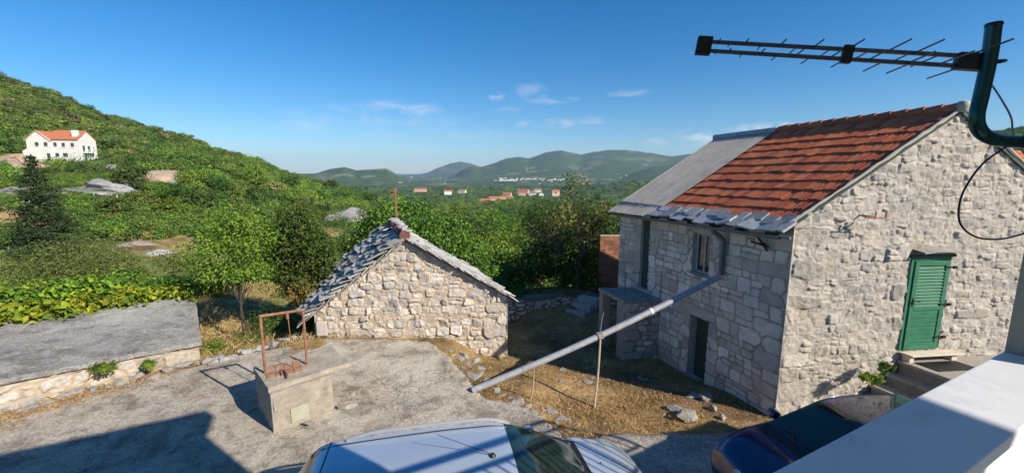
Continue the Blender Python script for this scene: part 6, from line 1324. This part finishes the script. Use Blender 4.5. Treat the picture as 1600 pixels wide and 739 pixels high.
m_ = MB(); slab((-2.5, -.45, 6.15), (8.3, -.45, 6.15), (8.3, 4.25, 9.05), (-2.5, 4.25, 9.05)); slab((-2.5, 8.9, 6.15), (8.3, 8.9, 6.15), (8.3, 4.25, 9.05), (-2.5, 4.25, 9.05)); slab((-9.0, -.9, 5.75), (-4.75, -.9, 8.65), (-4.75, 8.2, 8.65), (-9.0, 8.2, 5.75)); slab((-.55, -.9, 5.65), (-4.75, -.9, 8.652), (-4.75, 8.2, 8.652), (-.55, 8.2, 5.65)); wr = m_.build('roof', ROOFRED); wr.parent = wh
m_ = MB(); m_.abox((5.6, .9, 6.5), (7.2, 2.2, 9.1)); c_ = m_.build('chimney', WHITE); c_.parent = wr
m_ = MB(); m_.tube([(-9.1, -.72, 5.8), (-4.75, -.72, 8.72), (-.45, -.72, 5.72)], .16, 6); m_.build('verge', WHITE).parent = wh
def wwin(x, z, w_, h_, y=-.03, nm='window'):
    m_ = MB(); m_.abox((x - w_ / 2, y - .05, z), (x + w_ / 2, y + .06, z + h_)); f_ = m_.build(nm, SHUT); f_.parent = wh
    m_ = MB(); m_.abox((x - w_ / 2 - .12, y - .14, z - .14), (x + w_ / 2 + .12, y + .05, z - .01)); s_ = m_.build('sill', WHITE); s_.parent = f_
for (x, z) in ((-5.2, 4.1), (-2.3, 4.1)): wwin(x, z, 1.1, 1.2, -.63)
for (x, z, w_) in ((.3, 4.1, 1.0), (3.0, 4.0, 1.0), (6.0, 4.0, 1.0), (.5, .9, 1.1), (3.2, .9, 1.5)): wwin(x, z, w_, 1.2)
wwin(-1.9, -.6, 1.0, 2.6, -.63, 'door')
m_ = MB(); m_.prism([(4.9, -.04, -2.6)] + [(6.0 + 1.1 * cos(t), -.04, -2.0 + 1.1 * sin(t)) for t in np.linspace(pi, 0, 11)] + [(7.1, -.04, -2.6)], (0, -.05, 0)); m_.build('arched_door', SHUT).parent = wh
m_ = MB(); m_.abox((8.0, 1.2, 2.2), (9.1, 5.8, 2.4)); m_.abox((9.0, 1.2, 2.4), (9.08, 5.8, 3.2)); m_.build('balcony', WHITE).parent = wh
for (y0, z) in ((1.8, 2.6), (4.2, 2.6), (2.2, -.3)):
    m_ = MB(); m_.abox((7.98, y0, z), (8.04, y0 + 1.0, z + 1.9)); m_.build('window', SHUT).parent = wh
# village in the valley
VIL = [(759, 313, 620, 15, 9, 5, 'pale', 'leftmost low red-roofed house of the valley village'), (773, 310, 640, 17, 9, 5, 'peach', 'red-roofed house second from the left in the valley village'), (791, 309, 650, 20, 10, 5, 'pale', 'wide orange-roofed house in the middle of the valley village'), (793, 303, 760, 14, 8, 4, 'peach', 'low orange-roofed house behind the wide orange one'), (818, 298, 800, 20, 10, 5, 'peach', 'wide red-roofed house at the top of the valley village'), (816, 302, 770, 12, 8, 5, 'pale', 'small red-roofed house in front of the wide red one'),
       (832, 301, 780, 13, 9, 5, 'pale', 'pale house with brownish roof in the valley village'), (846, 303, 760, 13, 9, 5, 'white', 'white gabled house at the right of the valley village'), (868, 299, 770, 14, 9, 9, 'peach', 'tall peach house standing apart at the far right of the village'), (840, 297, 850, 15, 8, 4, 'pale', 'low pale house behind the white gabled one'),
       (657, 296, 860, 24, 10, 4, 'peach', 'long low orange house alone left in the valley'), (700, 299, 860, 15, 9, 7, 'white', 'white house alone among trees in the middle valley'), (722, 298, 880, 16, 9, 4, 'pale', 'low pale house right of the lone white house')]
rng = random.Random(12)
for k, (px, py, Y, wx, wy, hw, kd, lab) in enumerate(VIL):
    g = atY(px, py, Y); hw *= .8; z = g[2] - hw * 1.0; wm = dict(pale=FARWALL, peach=FARPEACH, white=WHITE)[kd]
    gable_house('village_house', (g[0], g[1], z), wx, wy, hw, 2.6, rng.uniform(-.35, .35) + (1.3 if kd == 'white' and k == 7 else 0), wm, lab, 'houses of the valley village', None if k not in (6, 9, 12) else plain('brown_roof_%d' % k, (.30, .20, .13), .9))
for k in range(46):
    if k < 24: px = 782 + 4.3 * k + rng.uniform(-2, 2); py = 279.5 + rng.uniform(-1.2, 1.5) + (px - 782) * .012; Y = 1950
    else: px = rng.choice([rng.uniform(610, 700), rng.uniform(740, 960), rng.uniform(860, 1000)]); py = rng.uniform(262, 292); Y = None
    if Y is None:
        Y = 1500
        ys_ = np.exp(np.linspace(np.log(700), np.log(4200), 120)); r_ = np.array([atY(px, py, v) for v in ys_]); hh = terrain_h(r_[:, 0], r_[:, 1]); ii = np.where(hh > r_[:, 2])[0]
        if len(ii) == 0: continue
        Y = ys_[ii[0]]
    g = atY(px, py, Y); wx = rng.uniform(5, 10) * Y / 1500; h_ = rng.uniform(2, 3.6) * Y / 1700
    gable_house('distant_house', (g[0], g[1], g[2] - h_ * .4), wx, wx * .7, h_, h_ * .35, rng.uniform(-.5, .5), FARWALL, 'tiny pale house far away across the valley plain', 'distant houses across the plain', FARWALL)
m_ = MB(); g = atY(794, 281, 1900); m_.abox((g[0] - 42, g[1], g[2] - 6), (g[0] + 42, g[1] + 25, g[2] + .5)); tag(m_.build('warehouse', FARWALL), 'long white warehouse on the far valley plain', 'warehouse')
wh.scale = (.56, .58, .70)
# rusty post behind the hut, wire across the field
pb_ = atY(620, 350, 15.6); pt = atY(620, 294, 15.6); up_ = empty('rusty_post', (pb_[0], pb_[1], -1.2), 'rusty iron post with a short crossbar behind the hut roof', 'post'); m_ = MB(); m_.abox((pb_[0] - .03, pb_[1] - .03, -1.2), (pb_[0] + .03, pb_[1] + .03, pt[2])); m_.build('post', RUST, up_); m_ = MB(); m_.abox((pb_[0] - .16, pb_[1] - .06, pt[2] - .2), (pb_[0] + .02, pb_[1] - .042, pt[2] - .12)); m_.abox((pb_[0] - .15, pb_[1] - .06, pt[2] - .32), (pb_[0] - .08, pb_[1] - .042, pt[2] - .05)); m_.build('crossbar', RUST, up_)
wi = MB(); A, B = atY(316, 492, 11.3), atY(452, 476, 12.6); wi.tube([A + (B - A) * k / 10 + np.array([0, 0, -.06 * sin(pi * k / 10)]) for k in range(11)], .011, 6); tag(wi.build('rail', IRON), 'thin dark rail strung from the cistern end behind the two stems', 'rail')

# ------------------------------------------------------------------ haze
hz = MB(); hz.abox((-9600, -9600, -140), (9600, 9600, 330)); hm_ = bpy.data.materials.new('haze_air'); hm_.use_nodes = True; nt = hm_.node_tree; nt.nodes.clear(); ou = nt.nodes.new('ShaderNodeOutputMaterial'); pv = nt.nodes.new('ShaderNodeVolumePrincipled')
pv.inputs['Color'].default_value = (.50, .72, 1.0, 1); pv.inputs['Density'].default_value = .000085; pv.inputs['Anisotropy'].default_value = .0; nt.links.new(pv.outputs[0], ou.inputs['Volume'])
tag(hz.build('haze', hm_), 'thin blue haze in the valley air', 'haze', kind='stuff')
